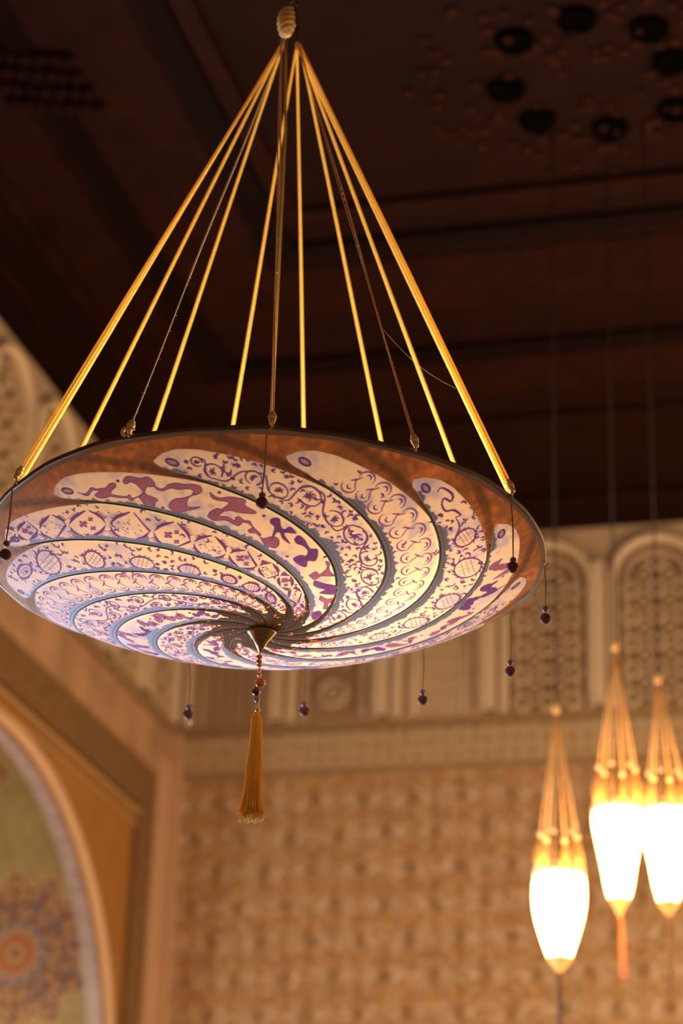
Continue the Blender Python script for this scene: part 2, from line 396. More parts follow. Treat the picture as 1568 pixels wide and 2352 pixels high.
def star_field(cx_, cz_, R, turn):
    dy, dz = XX-cx_, ZZ-cz_; rr = np.hypot(dy, dz)/PXM; th = np.arctan2(dz, dy)
    q = np.abs((((th-turn)/(PI/12)) % 2)-1)
    edge = R*(0.76+0.24*q)
    ins = rr < edge
    pal[(~ins) & (rr < edge+13)] = (0.56, 0.42, 0.29)
    cc = np.zeros(pal.shape)+np.array([0.25, 0.17, 0.11])
    dmin = np.full(rr.shape, 99.0)
    for ring, off in ((84, 0), (116, 0.5), (146, 0), (172, 0.5)):
        for k in range(12 if ring < 130 else 24):
            a = turn+2*PI*(k+off)/(12 if ring < 130 else 24); dmin = np.minimum(dmin, np.hypot(dy/PXM-ring*math.cos(a), dz/PXM-ring*math.sin(a)))
    cc[dmin < 18] = (0.58, 0.41, 0.28); cc[dmin < 12] = (0.45, 0.22, 0.13); cc[dmin < 8] = (0.09, 0.055, 0.05)
    blu = smooth_noise(rr.shape, 7, 9) > 0.66
    cc[blu & (dmin > 12)] = (0.20, 0.18, 0.26)
    pal[ins] = cc[ins]; pal[ins & (rr > edge-7)] = (0.17, 0.10, 0.08)
    for r0, col in ((76, (0.19, 0.18, 0.30)), (62, (0.36, 0.28, 0.27)), (54, (0.50, 0.35, 0.24)), (48, (0.42, 0.17, 0.10)), (22, (0.52, 0.37, 0.25)), (9, (0.015, 0.012, 0.012))):
        pal[rr < r0] = col
    pal[(rr < 48) & (rr > 24) & (np.cos(th*14) > 0.45)] = (0.46, 0.24, 0.15)
    pal[(rr < 76) & (rr > 60) & (np.cos(th*12) > 0.3)] = (0.40, 0.31, 0.27)
rc = at_y(35, 2190, MY); star_field(rc[0], rc[2], 190, math.radians(5))
c2 = at_y(-150, 1785, MY); star_field(c2[0], c2[2], 190, math.radians(0))
P = np.stack([XX, np.full_like(XX, MY), ZZ], -1)
o = grid_mesh('wall_mosaic', P, M['mosaic'], {'paint': pal}, origin=(-5.7, MY, 4.6)); tag(o, kind='structure')
m = MB(); m.box(-6.8, WX0-TD, MY+0.01, MY+0.1, 0, 6.3); m.box(-6.9, -6.7, 8.0, MY+0.1, 0, 6.3); m.box(-6.8, WX0-TD, 8.0, 8.1, 0, 6.3); m.box(-6.8, WX0-TD, 8.0, MY+0.1, 6.2, 6.3)
struct(m, 'wall_alcove', M['stucco'])
# carved rectangular frame round the arch, mouldings, corner strip
XL = WX0
m = MB(); m.box(XL, XL+0.035, 2.0, 13.14, 5.58, 5.86); m.box(XL, XL+0.035, 12.86, 13.14, 0, 5.58); struct(m, 'trim_4', M['band'])
m = MB(); m.box(XL, XL+0.05, 2.0, 12.84, 5.50, 5.535); m.box(XL, XL+0.05, 2.0, 12.80, 5.425, 5.445); struct(m, 'trim_5', M['moulding'])
m = MB(); m.box(XL, XL+0.04, 13.16, 13.5, 0, 6.0); m.box(XL+0.0, XL+0.09, 13.42, 13.5, 0, 6.22); struct(m, 'trim_6', M['plaster_pink'])
m = MB(); m.box(XL, XL+0.02, 2.0, 13.5, 5.87, 6.23); struct(m, 'trim_7', M['strip'])
m = MB(); m.box(XL, XL+0.02, 2.0, 13.5, 6.27, CZ); struct(m, 'trim_8', M['stucco'])
# frieze band, and ledge lines drawn as flush dark strips, on the back wall
m = MB(); m.box(XL, WX1, WY1-0.02, WY1, 6.275, CZ); struct(m, 'trim_9', M['stucco'])
m = MB(); m.box(XL+0.06, WX1, WY1-0.025, WY1, 5.965, 6.20); struct(m, 'trim_10', M['dots'])
m = MB(); m.box(XL+0.06, WX1, WY1-0.012, WY1, 5.915, 5.965); m.box(XL, WX1, WY1-0.012, WY1, 6.195, 6.275); struct(m, 'trim_11', M['stucco_dark'])
m = MB(); m.box(XL, XL+0.06, 2.0, 13.5, 6.20, 6.27); struct(m, 'trim_12', M['stucco_dark'])

# ------------------------------------------------------------------ blind arches of the frieze
Z0F, ZTOP = 6.275, 7.43
def blind_arch(origin, ex, en, kind, label, w=0.70):
    # origin on the wall at the middle of the bay, ex along the wall, en out of the wall
    ex = np.array(ex, float); en = np.array(en, float); o3 = np.array(origin, float)
    e = thing('blind_arch', o3, label, 'blind arch', 'blind arches of the wall frieze')
    def W3(x, z, d): return o3*np.array([1, 1, 0]) + ex*(x-0.04) + en*d + np.array([0, 0, z])
    R = 0.28; zs = ZTOP-R-0.02; CX = -0.04
    def bx(mb, x0, x1, z0, z1, d0, d1):
        n = len(mb.v)
        for d in (d0, d1):
            for z in (z0, z1):
                for x in (x0, x1): mb.v.append(tuple(W3(x, z, d)))
        mb.f += [tuple(n+i for i in q) for q in ((0, 2, 3, 1), (4, 5, 7, 6), (0, 1, 5, 4), (2, 6, 7, 3), (0, 4, 6, 2), (1, 3, 7, 5))]
    def sweep(mb, R_, hw, d0, d1, n=28, leg=True):
        pts = []
        if leg: pts.append((-R_, Z0F, -1, 0))
        for i in range(n+1):
            t = PI*(1-i/n); pts.append((R_*math.cos(t), zs+R_*math.sin(t), math.cos(t), math.sin(t)))
        if leg: pts.append((R_, Z0F, 1, 0))
        n0 = len(mb.v)
        for x, z, nx, nz in pts:
            for (s_, d) in ((-hw, d0), (-hw*0.7, d1), (hw*0.7, d1), (hw, d0)):
                mb.v.append(tuple(W3(x+nx*s_, z+nz*s_, d)))
        for i in range(len(pts)-1):
            for k in range(3):
                mb.f.append((n0+i*4+k, n0+i*4+k+1, n0+(i+1)*4+k+1, n0+(i+1)*4+k))
    mb = MB(); sweep(mb, R, 0.030, 0.02, 0.075); o = mb.build('arch_moulding', M['stucco_light'], e, origin=o3)
    mb = MB(); sweep(mb, R-0.085, 0.020, 0.02, 0.05); mb.build('inner_moulding', M['stucco'], e, origin=o3)
    # pierced carved panel: small blocks, rings and slots standing proud of a dark ground
    mb = MB(); r_i = R-0.03; n0 = len(mb.v); ring = [(-r_i, Z0F)]+[(r_i*math.cos(PI*(1-i/28)), zs+r_i*math.sin(PI*(1-i/28))) for i in range(29)]+[(r_i, Z0F)]
    mb.v += [tuple(W3(x, z, 0.024)) for x, z in ring]; mb.f.append(tuple(range(n0, n0+len(ring))))
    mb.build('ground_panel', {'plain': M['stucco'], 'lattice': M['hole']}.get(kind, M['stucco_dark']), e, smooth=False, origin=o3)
    mb = MB(); r_o = R-0.11
    def inside(x, z): return z > Z0F+0.02 and abs(x) < r_o and (z < zs or math.hypot(x, z-zs) < r_o)
    if kind == 'lattice':
        px = 0.165
        for i in range(-3, 4):
            for j in range(0, 8):
                for (ox, oz, sc) in ((0, 0, 1.0), (px/2, px*0.55, 0.75)):
                    x, z = i*px+ox, Z0F+0.06+j*px*1.1+oz
                    if inside(x, z):
                        mb.torus(W3(x, z, 0.035), 0.048*sc, 0.020*sc, en, 12, 6)
        for i in range(-3, 4):
            for j in range(0, 8):
                x, z = i*px+px/2, Z0F+0.06+j*px*1.1
                if inside(x, z): mb.box(*[q for a_, b_ in zip(W3(x, z, 0.035)-0.016, W3(x, z, 0.035)+0.016) for q in (a_, b_)])
        mb.build('lattice_screen', M['stucco'], e, origin=o3)
    elif kind == 'rosette':
        for (rr_, tt) in ((0.085, 0.022), (0.03, 0.02)): mb.torus(W3(0, Z0F+0.19, 0.035), rr_, tt, en, 24, 8)
        for k in range(4):
            bx(mb, -0.24+k*0.155, -0.225+k*0.155+0.008, Z0F+0.36, zs, 0.024, 0.045)
        for (x, z) in ((-0.2, 0.06), (0.2, 0.06), (-0.2, 0.31), (0.2, 0.31)): mb.torus(W3(x, Z0F+z, 0.035), 0.03, 0.012, en, 12, 6)
        mb.build('rosette_carving', M['stucco'], e, origin=o3)
    elif kind == 'stripes':
        for k in range(7): bx(mb, -0.22+k*0.07, -0.22+k*0.07+0.03, Z0F+0.03, zs+0.1, 0.024, 0.045)
        mb.build('slatted_carving', M['stucco'], e, smooth=False, origin=o3)
    else:
        bx(mb, -r_o, -r_o+0.02, Z0F, zs, 0.024, 0.04); bx(mb, r_o-0.02, r_o, Z0F, zs, 0.024, 0.04)
        for k in range(9):
            for j in range(5): mb.torus(W3(-0.18+k*0.045, Z0F+0.1+j*0.12, 0.026), 0.014, 0.004, en, 10, 5)
        mb.build('panel_edging', M['stucco_light'], e, origin=o3)
    # pilaster on the +ex side of the bay
    mb = MB(); bx(mb, 0.300, 0.376, Z0F, zs+0.12, 0.02, 0.085); bx(mb, 0.296, 0.380, Z0F, Z0F+0.03, 0.02, 0.095)
    mb.build('pilaster', M['stucco_light'], e, smooth=False, origin=o3)
    return e
bays = [(-4.225, 'stripes', 'carved blind arch with upright slats, first bay out of the room corner'),
        (-3.522, 'rosette', 'carved blind arch with a round rosette near its foot, right of the big lamp tassel'),
        (-2.819, 'plain', 'plain pale blind arch panel between the rosette bay and the lattice bays'),
        (-2.116, 'lattice', 'lattice-filled blind arch under the dark ceiling, just right of the big lamp rim'),
        (-1.413, 'lattice', 'lattice-filled blind arch at the right edge of the photo, behind the lantern cords')]
for x, k, lb in bays:
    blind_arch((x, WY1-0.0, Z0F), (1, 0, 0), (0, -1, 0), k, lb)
lb_left = ['shadowed blind arch of the left wall nearest the room corner, behind the lamp',
           'lattice blind arch of the left wall behind the lamp bowl, second out of the corner',
           'left wall blind arch partly behind the big lamp, third out of the corner',
           'left wall blind arch whose pale crown shows between the first two lamp cords',
           'left wall blind arch cut by the left edge of the photo, beneath the dark ceiling']
for i, lb in enumerate(lb_left):
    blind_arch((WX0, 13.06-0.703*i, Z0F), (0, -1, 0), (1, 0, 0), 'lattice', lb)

# ------------------------------------------------------------------ ceiling
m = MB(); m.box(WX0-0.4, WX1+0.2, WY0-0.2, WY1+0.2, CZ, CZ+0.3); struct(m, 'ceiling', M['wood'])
def beam_frame(xs, yb, w, h, mat, name):
    m = MB(); m.box(xs, WX1, yb, yb+w, CZ-h, CZ); m.box(xs-w, xs, WY0, yb+w, CZ-h, CZ)
    return struct(m, name, mat)
beam_frame(-2.84, 9.61, 0.13, 0.03, M['wood_dark'], 'trim_13')
beam_frame(-3.52, 10.83, 0.12, 0.03, M['wood_dark'], 'trim_14')
beam_frame(-2.72, 9.28, 0.10, 0.035, M['wood_mid'], 'trim_15')
beam_frame(-3.02, 9.86, 0.55, 0.012, M['wood_mid'], 'trim_16')
beam_frame(-3.72, 11.02, 0.42, 0.012, M['wood_mid'], 'trim_17')
beam_frame(-4.05, 11.75, 0.07, 0.03, M['wood_mid'], 'trim_18')
beam_frame(-4.35, 12.9, 0.05, 0.04, M['wood_mid'], 'trim_19')
# carved ceiling rosette with eight dark cups
RC = np.array([-1.12, 8.44, CZ])
e = thing('ceiling_rosette', RC, 'carved dark red wooden ceiling rosette with a ring of round black hollows', 'ceiling ornament')
mb = MB(); r_ = random.Random(3)
for k in range(150):
    a, q = r_.uniform(0, 2*PI), 0.85*math.sqrt(r_.uniform(0.02, 1)); c = RC+np.array([math.cos(a)*q, math.sin(a)*q, -0.004])
    mb.lathe([(0.026, 0.0), (0.022, -0.012), (0.006, -0.016)], c, seg=8)
tag(mb.build('carved_petals', M['wood_red'], e, origin=RC), kind='stuff')
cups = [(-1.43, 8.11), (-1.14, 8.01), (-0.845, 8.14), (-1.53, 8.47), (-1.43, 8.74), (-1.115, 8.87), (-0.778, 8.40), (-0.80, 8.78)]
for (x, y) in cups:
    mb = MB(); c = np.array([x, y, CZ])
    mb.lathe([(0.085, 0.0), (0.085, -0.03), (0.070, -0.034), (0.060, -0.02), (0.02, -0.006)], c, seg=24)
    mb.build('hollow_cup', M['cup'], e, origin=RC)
e = thing('ceiling_bracket', (-3.61, 7.87, CZ), 'brown carved wooden bracket cluster on the ceiling, top left', 'ceiling ornament')
mb = MB()
for k in range(7):
    for j in range(4):
        c = np.array([-3.75+0.06*k+random.uniform(-.01, .01), 7.70+0.13*j+0.02*k, CZ-0.03]); mb.ball(c, 0.035, 1.3, 8)
mb.build('carved_drops', M['wood_mid'], e, origin=(-3.61, 7.87, CZ))

# ------------------------------------------------------------------ the big lamp
RR, HH = 0.60, 0.16692868
HR = (7.06672965e-03, -6.86331933e-03, 4.44611702e-04, 4.05803183e-03, -8.31125835e-03, -1.80778191e-03, 4.69910321e-03, -2.52093709e-03)
def rim_dr(t): return HR[0]*np.cos(2*t)+HR[1]*np.sin(2*t)+HR[2]*np.cos(3*t)+HR[3]*np.sin(3*t)
def rim_dz(t): return HR[4]*np.cos(2*t)+HR[5]*np.sin(2*t)+HR[6]*np.cos(3*t)+HR[7]*np.sin(3*t)
NP = 13; DT = 360.0/NP
KN = [0.0, 0.1, .25, .4, .55, .7, .85, 1.0]
_pf = np.polyfit(np.array([0.1, .25, .4, .55, .7, .85, 1.0]), np.array([54.2, 21.0, 0.2, -22.1, -41.6, -63.2, -87.8]), 4)
def g_(r): return np.polyval(_pf, r)
AR_R = np.linspace(0, 1, 101)
_af = np.interp(AR_R, KN, [10, 15.5, 16.5, 10.3, 3.6, 0.6, 0, 0]); _af = np.convolve(np.pad(_af, 6, 'edge'), np.ones(13)/13, 'valid')
def amp(r): return np.interp(r, AR_R, _af)
def zprof(r): return -HH*(0.94183062*(1-r**2)+0.12804794*(1-r**4)-0.06987856*(1-r))
def theta(r, s, k):
    q = k+s; return np.radians(g_(r) + DT*q + amp(r)*np.cos(np.radians(DT*(q+5.5))))
def plan(r, s, k):
    t = theta(r, s, k); return np.stack([RR*r*np.cos(t), RR*r*np.sin(t)], -1)
def lamp3(r, t, dz=0.0):
    rad = RR*r*(1+rim_dr(t)*r**2)
    x, y = rad*np.cos(t), rad*np.sin(t); z = zprof(r)+rim_dz(t)*r**3+dz
    return x[..., None]*LAMP_A + y[..., None]*LAMP_B + z[..., None]*LAMP_N
def on_shade(px, py):
    # the plan position (metres) on the bowl that is seen at a photo position
    d = ray(px, py); ts = np.linspace(3.9, 5.9, 1601)[:, None]; P = CAMP+ts*d-LAMP_C
    X, Y, Z = P@LAMP_A, P@LAMP_B, P@LAMP_N; t = np.arctan2(Y, X); r = np.hypot(X, Y)/RR
    for _ in range(2): r = np.hypot(X, Y)/RR/(1+rim_dr(t)*r**2)
    f = Z-(zprof(r)+rim_dz(t)*r**3)
    i = np.where((f[:-1] < 0) & (f[1:] >= 0) & (r[:-1] < 1.02))[0]
    if len(i) == 0: return None
    i = i[0]; w = -f[i]/(f[i+1]-f[i]); rr_ = r[i]*(1-w)+r[i+1]*w; tt_ = t[i]
    return np.array([RR*rr_*math.cos(tt_), RR*rr_*math.sin(tt_)])

# --- painting of the whole disc, in the plan of the disc, 0.7 mm per cell
PX = 0.0007; NPX = int(1.24/PX); HALF = NPX*PX/2
sheer = np.zeros((NPX, NPX, 3), np.float32); paint = np.zeros((NPX, NPX, 3), np.float32)
ax_ = (np.arange(NPX)+0.5)*PX-HALF
X_, Yg = np.meshgrid(ax_, ax_)
RHO = np.hypot(X_, Yg)/RR; TH = np.degrees(np.arctan2(Yg, X_))
_rc = np.clip(RHO, 0, 1); q = (TH-g_(_rc))/DT; _q0 = q.copy()
for _ in range(12): q = _q0-amp(_rc)*np.cos(np.radians(DT*(q+5.5)))/DT
q = q % NP
KI = np.floor(q).astype(int) % NP; SS = q-np.floor(q)
n1 = smooth_noise((NPX, NPX), 60, 21); n2 = smooth_noise((NPX, NPX), 14, 22); n3 = smooth_noise((NPX, NPX), 5, 23); n5 = smooth_noise((NPX, NPX), 8.3, 27); n6 = smooth_noise((NPX, NPX), 2.2, 26)
nm = 0.5*n1+0.3*n2+0.2*n3
# gold-brown ground near the rim, with soft darker shadow of the ribs
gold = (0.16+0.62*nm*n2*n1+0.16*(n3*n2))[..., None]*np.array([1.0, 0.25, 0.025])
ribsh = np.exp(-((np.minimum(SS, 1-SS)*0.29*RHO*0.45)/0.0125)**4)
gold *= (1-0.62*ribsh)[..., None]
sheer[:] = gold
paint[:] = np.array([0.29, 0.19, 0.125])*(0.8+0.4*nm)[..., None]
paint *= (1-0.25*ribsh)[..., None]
# grey-blue band beside each rib
bw = np.interp(RHO, [0, .2, .35, .5, .65, .8, .9], [.40, .34, .26, .21, .17, .09, .03]) + 0.09*(n2-0.5)+0.07*(n5-0.5)+0.02*(n6-0.5) + 0.10*np.clip(n1-0.62, 0, 1)*3
inner = RHO < 0.93
sS = [0, .03, .08, .16, .36, .53, .65, .75, .85, .93, 1.0]; sR = [.80, .88, .90, .918, .938, .947, .940, .915, .88, .845, .81]
_ls = np.linspace(0, 1, 201); _lr = np.interp(_ls, sS, sR); _lr = np.convolve(np.pad(_lr, 8, 'edge'), np.hanning(17)/np.hanning(17).sum(), 'valid'); leafR = np.interp(SS, _ls, _lr)
hubR = np.interp(SS, [0, .10, .30, .65, .88, 1.0], [.40, .27, .19, .165, .21, .40]) + 0.05*(n2-0.5)+0.03*(n3-0.5)
# the cloth of the ribs reads a bit wider near the middle
field = (RHO < leafR) & (RHO > hubR)
wd_ = 0.29*RHO*np.cos(np.arctan(RHO*2.45))*RR   # width of a sector across, metres
dist0 = SS*wd_; dist1 = (1-SS)*wd_
bandm = field & (SS < bw) & (RHO < 0.90)
leaf = field & ~bandm
lav = np.clip((0.55*n1+0.45*n2-0.47)*4.0, 0, 1)*0.8
edge = np.clip((bw+0.16-SS)/0.16, 0, 1)*n3; lav = np.clip(lav+0.5*edge, 0, 1)
s_leaf = (np.array([1.0, 0.71, 0.51])*(1-lav)[..., None] + np.array([0.48, 0.42, 0.62])*lav[..., None])*(0.86+0.14*n3+0.14*n6)[..., None]
p_leaf = (np.array([0.50, 0.44, 0.46])*(1-lav)[..., None] + np.array([0.44, 0.42, 0.55])*lav[..., None])
sheer[leaf] = s_leaf[leaf]; paint[leaf] = p_leaf[leaf]
tipm = leaf & (RHO > 0.0) & (leafR-RHO < 0.012); sheer[tipm] *= 0.85
wb = (np.clip((bw-SS)*wd_/0.0022+0.5, 0, 1)*np.clip((0.90-RHO)/0.006, 0, 1)*field)[..., None]
sheer[:] = sheer*(1-wb)+np.array([0.055, 0.055, 0.075])*wb; paint[:] = paint*(1-wb)+np.array([0.38, 0.46, 0.66])*(0.9+0.2*n3[..., None])*wb
# bright sliver on the outer side of each rib, dark stitch at the rib
sl = field & (RHO > 0.30) & (dist1 < 0.0042) & (dist1 > 0.0012); sheer[sl] = (1.0, 0.88, 0.62)
st = (RHO < leafR+0.01) & ((dist0 < 0.0015) | (dist1 < 0.0012)); sheer[st] = (0.02, 0.012, 0.01); paint[st] = (0.12, 0.10, 0.10)
st2 = field & (np.abs(dist0-0.0055) < 0.0007) & bandm; paint[st2] = (0.22, 0.2, 0.22)
# hub
hub = (RHO <= hubR)
sheer[hub] = (0.012, 0.005, 0.002); paint[hub] = np.array([0.17, 0.12, 0.08])
fl = hub & ((n2*0.6+n3*0.4) > 0.80) & (RHO > 0.075); sheer[fl] = (0.95, 0.30, 0.035)
fr = field & (RHO-hubR < 0.008+0.014*n3) & (n2 > 0.55); sheer[fr] = (0.85, 0.27, 0.03)
fr = hub & (hubR-RHO < 0.012*n3) & (n2 > 0.6); sheer[fr] = (0.5, 0.12, 0.012)
# hem
hem = (RHO > 0.984); sheer[hem] = (0.02, 0.008, 0.003); paint[hem] = (0.30, 0.22, 0.165)

PUR = (0.15, 0.055, 0.24); PUR_P = (0.12, 0.055, 0.21)
MAG = (0.34, 0.115, 0.21); MAG_P = (0.27, 0.12, 0.22)
INK = np.zeros((NPX, NPX), bool)
def dab(pts, w, cs=PUR, cp=PUR_P, a=1.0):
    # paints a stroke (polyline in metres, width per point) where there is leaf
    pts = np.asarray(pts, float)
    w = np.broadcast_to(np.asarray(w, float), (len(pts),))
    wm = w.max()
    x0, y0 = pts.min(0)-wm-PX; x1, y1 = pts.max(0)+wm+PX
    i0, i1 = max(0, int((x0+HALF)/PX)), min(NPX, int((x1+HALF)/PX)+2)
    j0, j1 = max(0, int((y0+HALF)/PX)), min(NPX, int((y1+HALF)/PX)+2)
    if i1 <= i0 or j1 <= j0: return
    xs = ax_[i0:i1][None, :]; ys = ax_[j0:j1][:, None]
    cov = np.zeros((j1-j0, i1-i0))
    for i in range(len(pts)-1):
        p, d = pts[i], pts[i+1]-pts[i]; L2 = d @ d+1e-12
        t = np.clip(((xs-p[0])*d[0]+(ys-p[1])*d[1])/L2, 0, 1)
        dd = np.hypot(xs-p[0]-t*d[0], ys-p[1]-t*d[1]); ww = w[i]*(1-t)+w[i+1]*t
        cov = np.maximum(cov, np.clip((ww-dd)/PX+0.5, 0, 1))
    INK[j0:j1, i0:i1] |= cov > 0.3
    cov = (cov*a*leaf[j0:j1, i0:i1])[..., None]
    sheer[j0:j1, i0:i1] = sheer[j0:j1, i0:i1]*(1-cov)+np.array(cs)*cov
    paint[j0:j1, i0:i1] = paint[j0:j1, i0:i1]*(1-cov)+np.array(cp)*cov
class Lane:
    # the middle line of one leaf from its outer tip inwards, with a frame
    def __init__(s, k):
        rr = np.linspace(0.905, 0.17, 300); sc = np.interp(rr, [.17, .3, .5, .7, .85, .905], [.68, .63, .60, .55, .47, .36])
        s.P = plan(rr, sc, k); d = np.gradient(s.P, axis=0); L = np.hypot(d[:, 0], d[:, 1]); s.T = d/L[:, None]
        s.N = np.stack([-s.T[:, 1], s.T[:, 0]], -1)
        seg = np.hypot(*np.diff(s.P, axis=0).T); s.u = np.r_[0, np.cumsum(seg)]; s.len = s.u[-1]
        wd = 0.4833*rr*np.cos(np.arctan(rr*2.45))*RR
        s.hw = wd*0.5*np.interp(rr, [.17, .35, .5, .8, .9], [.50, .62, .72, .82, .62])
    def __call__(s, u, v):
        u = np.asarray(u, float); v = np.asarray(v, float)
        f = lambda A: np.interp(u, s.u, A)
        hw = f(s.hw)
        return np.stack([f(s.P[:, 0])+f(s.N[:, 0])*v*hw, f(s.P[:, 1])+f(s.N[:, 1])*v*hw], -1)
    def h(s, u): return float(np.interp(u, s.u, s.hw))
def ell_(cu, cv, ru, rv, a0, a1, n=18, rot=0.0, grow=0.0):
    t = np.radians(np.linspace(a0, a1, n)); k = 1-grow*np.linspace(0, 1, n)
    x, y = np.cos(t)*ru*k, np.sin(t)*rv*k
    return cu+x*math.cos(rot)-y*math.sin(rot), cv+x*math.sin(rot)+y*math.cos(rot)
def swell(n, w): return w*(0.35+0.65*np.sin(np.linspace(0.15, PI-0.1, n)))
TW = 0.0016
def chain(L):
    u = 0.075; i = 0
    while u < L.len-0.02:
        h = L.h(u); p = h*1.12
        sg = 1 if i % 2 == 0 else -1
        for (cv, a0, a1) in ((0.42, -40, 235), (-0.42, 140, 415)):
            cu = u + (0 if cv > 0 else p*0.5)
            U, V = ell_(cu/h, cv, 0.44, 0.36, a0+20, a1-45, 20); dab(L(U*h, V), swell(20, TW*1.35), (0.30, 0.11, 0.25))
            U, V = ell_(cu/h+0.05, cv-0.05, 0.16, 0.15, a0+60, a1-40, 10); dab(L(U*h, V), swell(10, TW*1.2))
        dab(L([u+h*0.35, u+h*0.1, u+h*0.30], [0.30, -0.05, -0.35]), TW, (0.34, 0.13, 0.27))
        dab(L([u-h*0.1, u+h*0.12], [0.05, -0.15]), TW)
        u += p; i += 1
def scroll(L):
    u = 0.07; i = 0; us = np.linspace(0.05, L.len-0.01, 260)
    hm = 0.036
    vs = 0.40*np.sin(us/hm*1.55)
    dab(L(us, vs), TW*1.0)
    while u < L.len-0.015:
        h = L.h(u); sg = 1 if i % 2 == 0 else -1
        U, V = ell_(u/h, 0.34*sg, 0.60, 0.52, 200*sg, 200*sg-470*sg, 34, grow=0.72); dab(L(U*h, V), swell(34, TW*1.25))
        for k in range(5):
            t = 2*PI*k/5+i; dab(L([u, u+h*0.22*math.cos(t)], [0.34*sg, 0.34*sg+0.22*math.sin(t)]), [0.0022, 0.0012])
        for k in range(5):
            a_ = random.uniform(-1, 1); cu = u+h*random.uniform(0.4, 1.1); cv = -sg*random.uniform(0.25, 0.95)
            dab(L([cu-h*0.16, cu, cu+h*0.14], [cv, cv+0.16*a_, cv-0.05]), [0.0006, 0.0026, 0.0007])
        cu = u+h*0.7
        for k in range(3):
            dab(L([cu, cu+h*(0.18+0.1*k), cu+h*(0.1+0.12*k)], [0.75*sg, 0.85*sg-0.1*k*sg, 0.95*sg-0.2*k*sg]), [0.0022, 0.0018, 0.0006])
        u += h*1.15; i += 1
def blotch(L):
    u = 0.06; v = 0.2; i = 0
    while u < L.len-0.02:
        n = random.randint(6, 9); pts = [(u, v)]; w = [0.001]
        for k in range(n):
            h = L.h(u); u += h*random.uniform(0.12, 0.42); v = np.clip(v+random.choice([-1, 1])*random.uniform(0.25, 0.7), -0.85, 0.85)
            pts.append((u, v)); w.append(random.choice([0.0022, 0.006, 0.009, 0.011, 0.008])*random.uniform(0.8, 1.15)*min(1, h/0.034))
        w[-1] = 0.001
        U = np.array([p[0] for p in pts]); V = np.array([p[1] for p in pts]); t = np.linspace(0, len(U)-1, len(U)*5)
        Ui = np.interp(t, range(len(U)), U); Vi = np.interp(t, range(len(V)), V); wi = np.interp(t, range(len(w)), w)
        k5 = np.array([1, 2, 3, 2, 1])/9.; Vi = np.convolve(np.pad(Vi, 2, 'edge'), k5, 'valid'); wi = wi*(1+0.22*np.sin(t*9)+0.15*np.cos(t*5.3))
        mg = random.random() < 0.65
        cin = MAG if mg else PUR
        dab(L(Ui, Vi), wi+0.0010, PUR, PUR_P); dab(L(Ui, Vi), np.maximum(wi-0.0008, 0.0003), cin, MAG_P if mg else PUR_P, 0.9)
        for k in range(3):
            a = random.randint(2, len(U)-2); dab(L([U[a], U[a]+0.018*random.uniform(-1, 1)], [V[a], np.clip(V[a]+random.uniform(-.8, .8), -.95, .95)]), [0.004, 0.0008], PUR)
        cu = u; dab(L([cu, cu+0.001], [-v*0.7-0.1, -v*0.7-0.1]), 0.003, (0.10, 0.03, 0.14), PUR_P)
        u += L.h(u)*0.35; v = -v*0.6; i += 1
def shade_pts(pts):
    o = [on_shade(*p) for p in pts]; return np.array([p for p in o if p is not None])
def trace(pts, w, cs=PUR, cp=PUR_P):
    P = shade_pts(pts)
    if len(P) > 1:
        ww = np.interp(np.linspace(0, 1, len(P)), np.linspace(0, 1, np.size(w)), np.atleast_1d(w)); dab(P, ww, cs, cp)
def curve(pts, n=6):
    # smooth curve through points
    P = np.array(pts, float); Q = np.vstack([2*P[0]-P[1], P, 2*P[-1]-P[-2]]); out = []
    for i in range(1, len(Q)-2):
        for t in np.linspace(0, 1, n, endpoint=False):
            out.append(0.5*(2*Q[i]+(Q[i+1]-Q[i-1])*t+(2*Q[i-1]-5*Q[i]+4*Q[i+1]-Q[i+2])*t*t+(3*Q[i]-Q[i-1]-3*Q[i+1]+Q[i+2])*t**3))
    out.append(P[-1]); return np.array(out)
def fill(pts, cs, cp, rim_c=PUR, closed=True):
    P = shade_pts(curve(list(pts)+[pts[0]], 4))
    x0, y0 = P.min(0)-0.002; x1, y1 = P.max(0)+0.002
    i0, i1 = max(0, int((x0+HALF)/PX)), min(NPX, int((x1+HALF)/PX)+2); j0, j1 = max(0, int((y0+HALF)/PX)), min(NPX, int((y1+HALF)/PX)+2)
    xs = ax_[i0:i1][None, :]+0*ax_[j0:j1][:, None]; ys = ax_[j0:j1][:, None]+0*ax_[i0:i1][None, :]
    ins = np.zeros(xs.shape, bool)
    for a, b_ in zip(P, np.roll(P, -1, 0)):
        if abs(a[1]-b_[1]) < 1e-9: continue
        c = ((ys > a[1]) != (ys > b_[1])) & (xs < (b_[0]-a[0])*(ys-a[1])/(b_[1]-a[1])+a[0]); ins ^= c
    INK[j0:j1, i0:i1] |= ins
    m_ = ins & leaf[j0:j1, i0:i1]; v = n2[j0:j1, i0:i1][..., None]
    cc = np.array(cs)*(0.75+0.5*v); sheer[j0:j1, i0:i1][m_] = cc[m_]; paint[j0:j1, i0:i1][m_] = cp
    dab(P, 0.0010, rim_c, PUR_P)
def zA(L): return [(350+x/3.136, 1000+y/3.136) for x, y in L]
def zB(L): return [(x/3.92, 1150+y/3.92) for x, y in L]
def zC(L): return [(80+x/3.267, 1070+y/3.267) for x, y in L]
def zD(L): return [(600+x/2.24, 900+y/2.24) for x, y in L]
def zE(L): return [(330+x/3.92, 1240+y/3.92) for x, y in L]
def oval(c, ru, rv, a0=0, a1=360, rot=0.0, grow=0.0, n=22):
    t = np.radians(np.linspace(a0, a1, n)); k = 1-grow*np.linspace(0, 1, n); x, y = np.cos(t)*ru*k, np.sin(t)*rv*k
    return [(c[0]+a*math.cos(rot)-b*math.sin(rot), c[1]+a*math.sin(rot)+b*math.cos(rot)) for a, b in zip(x, y)]
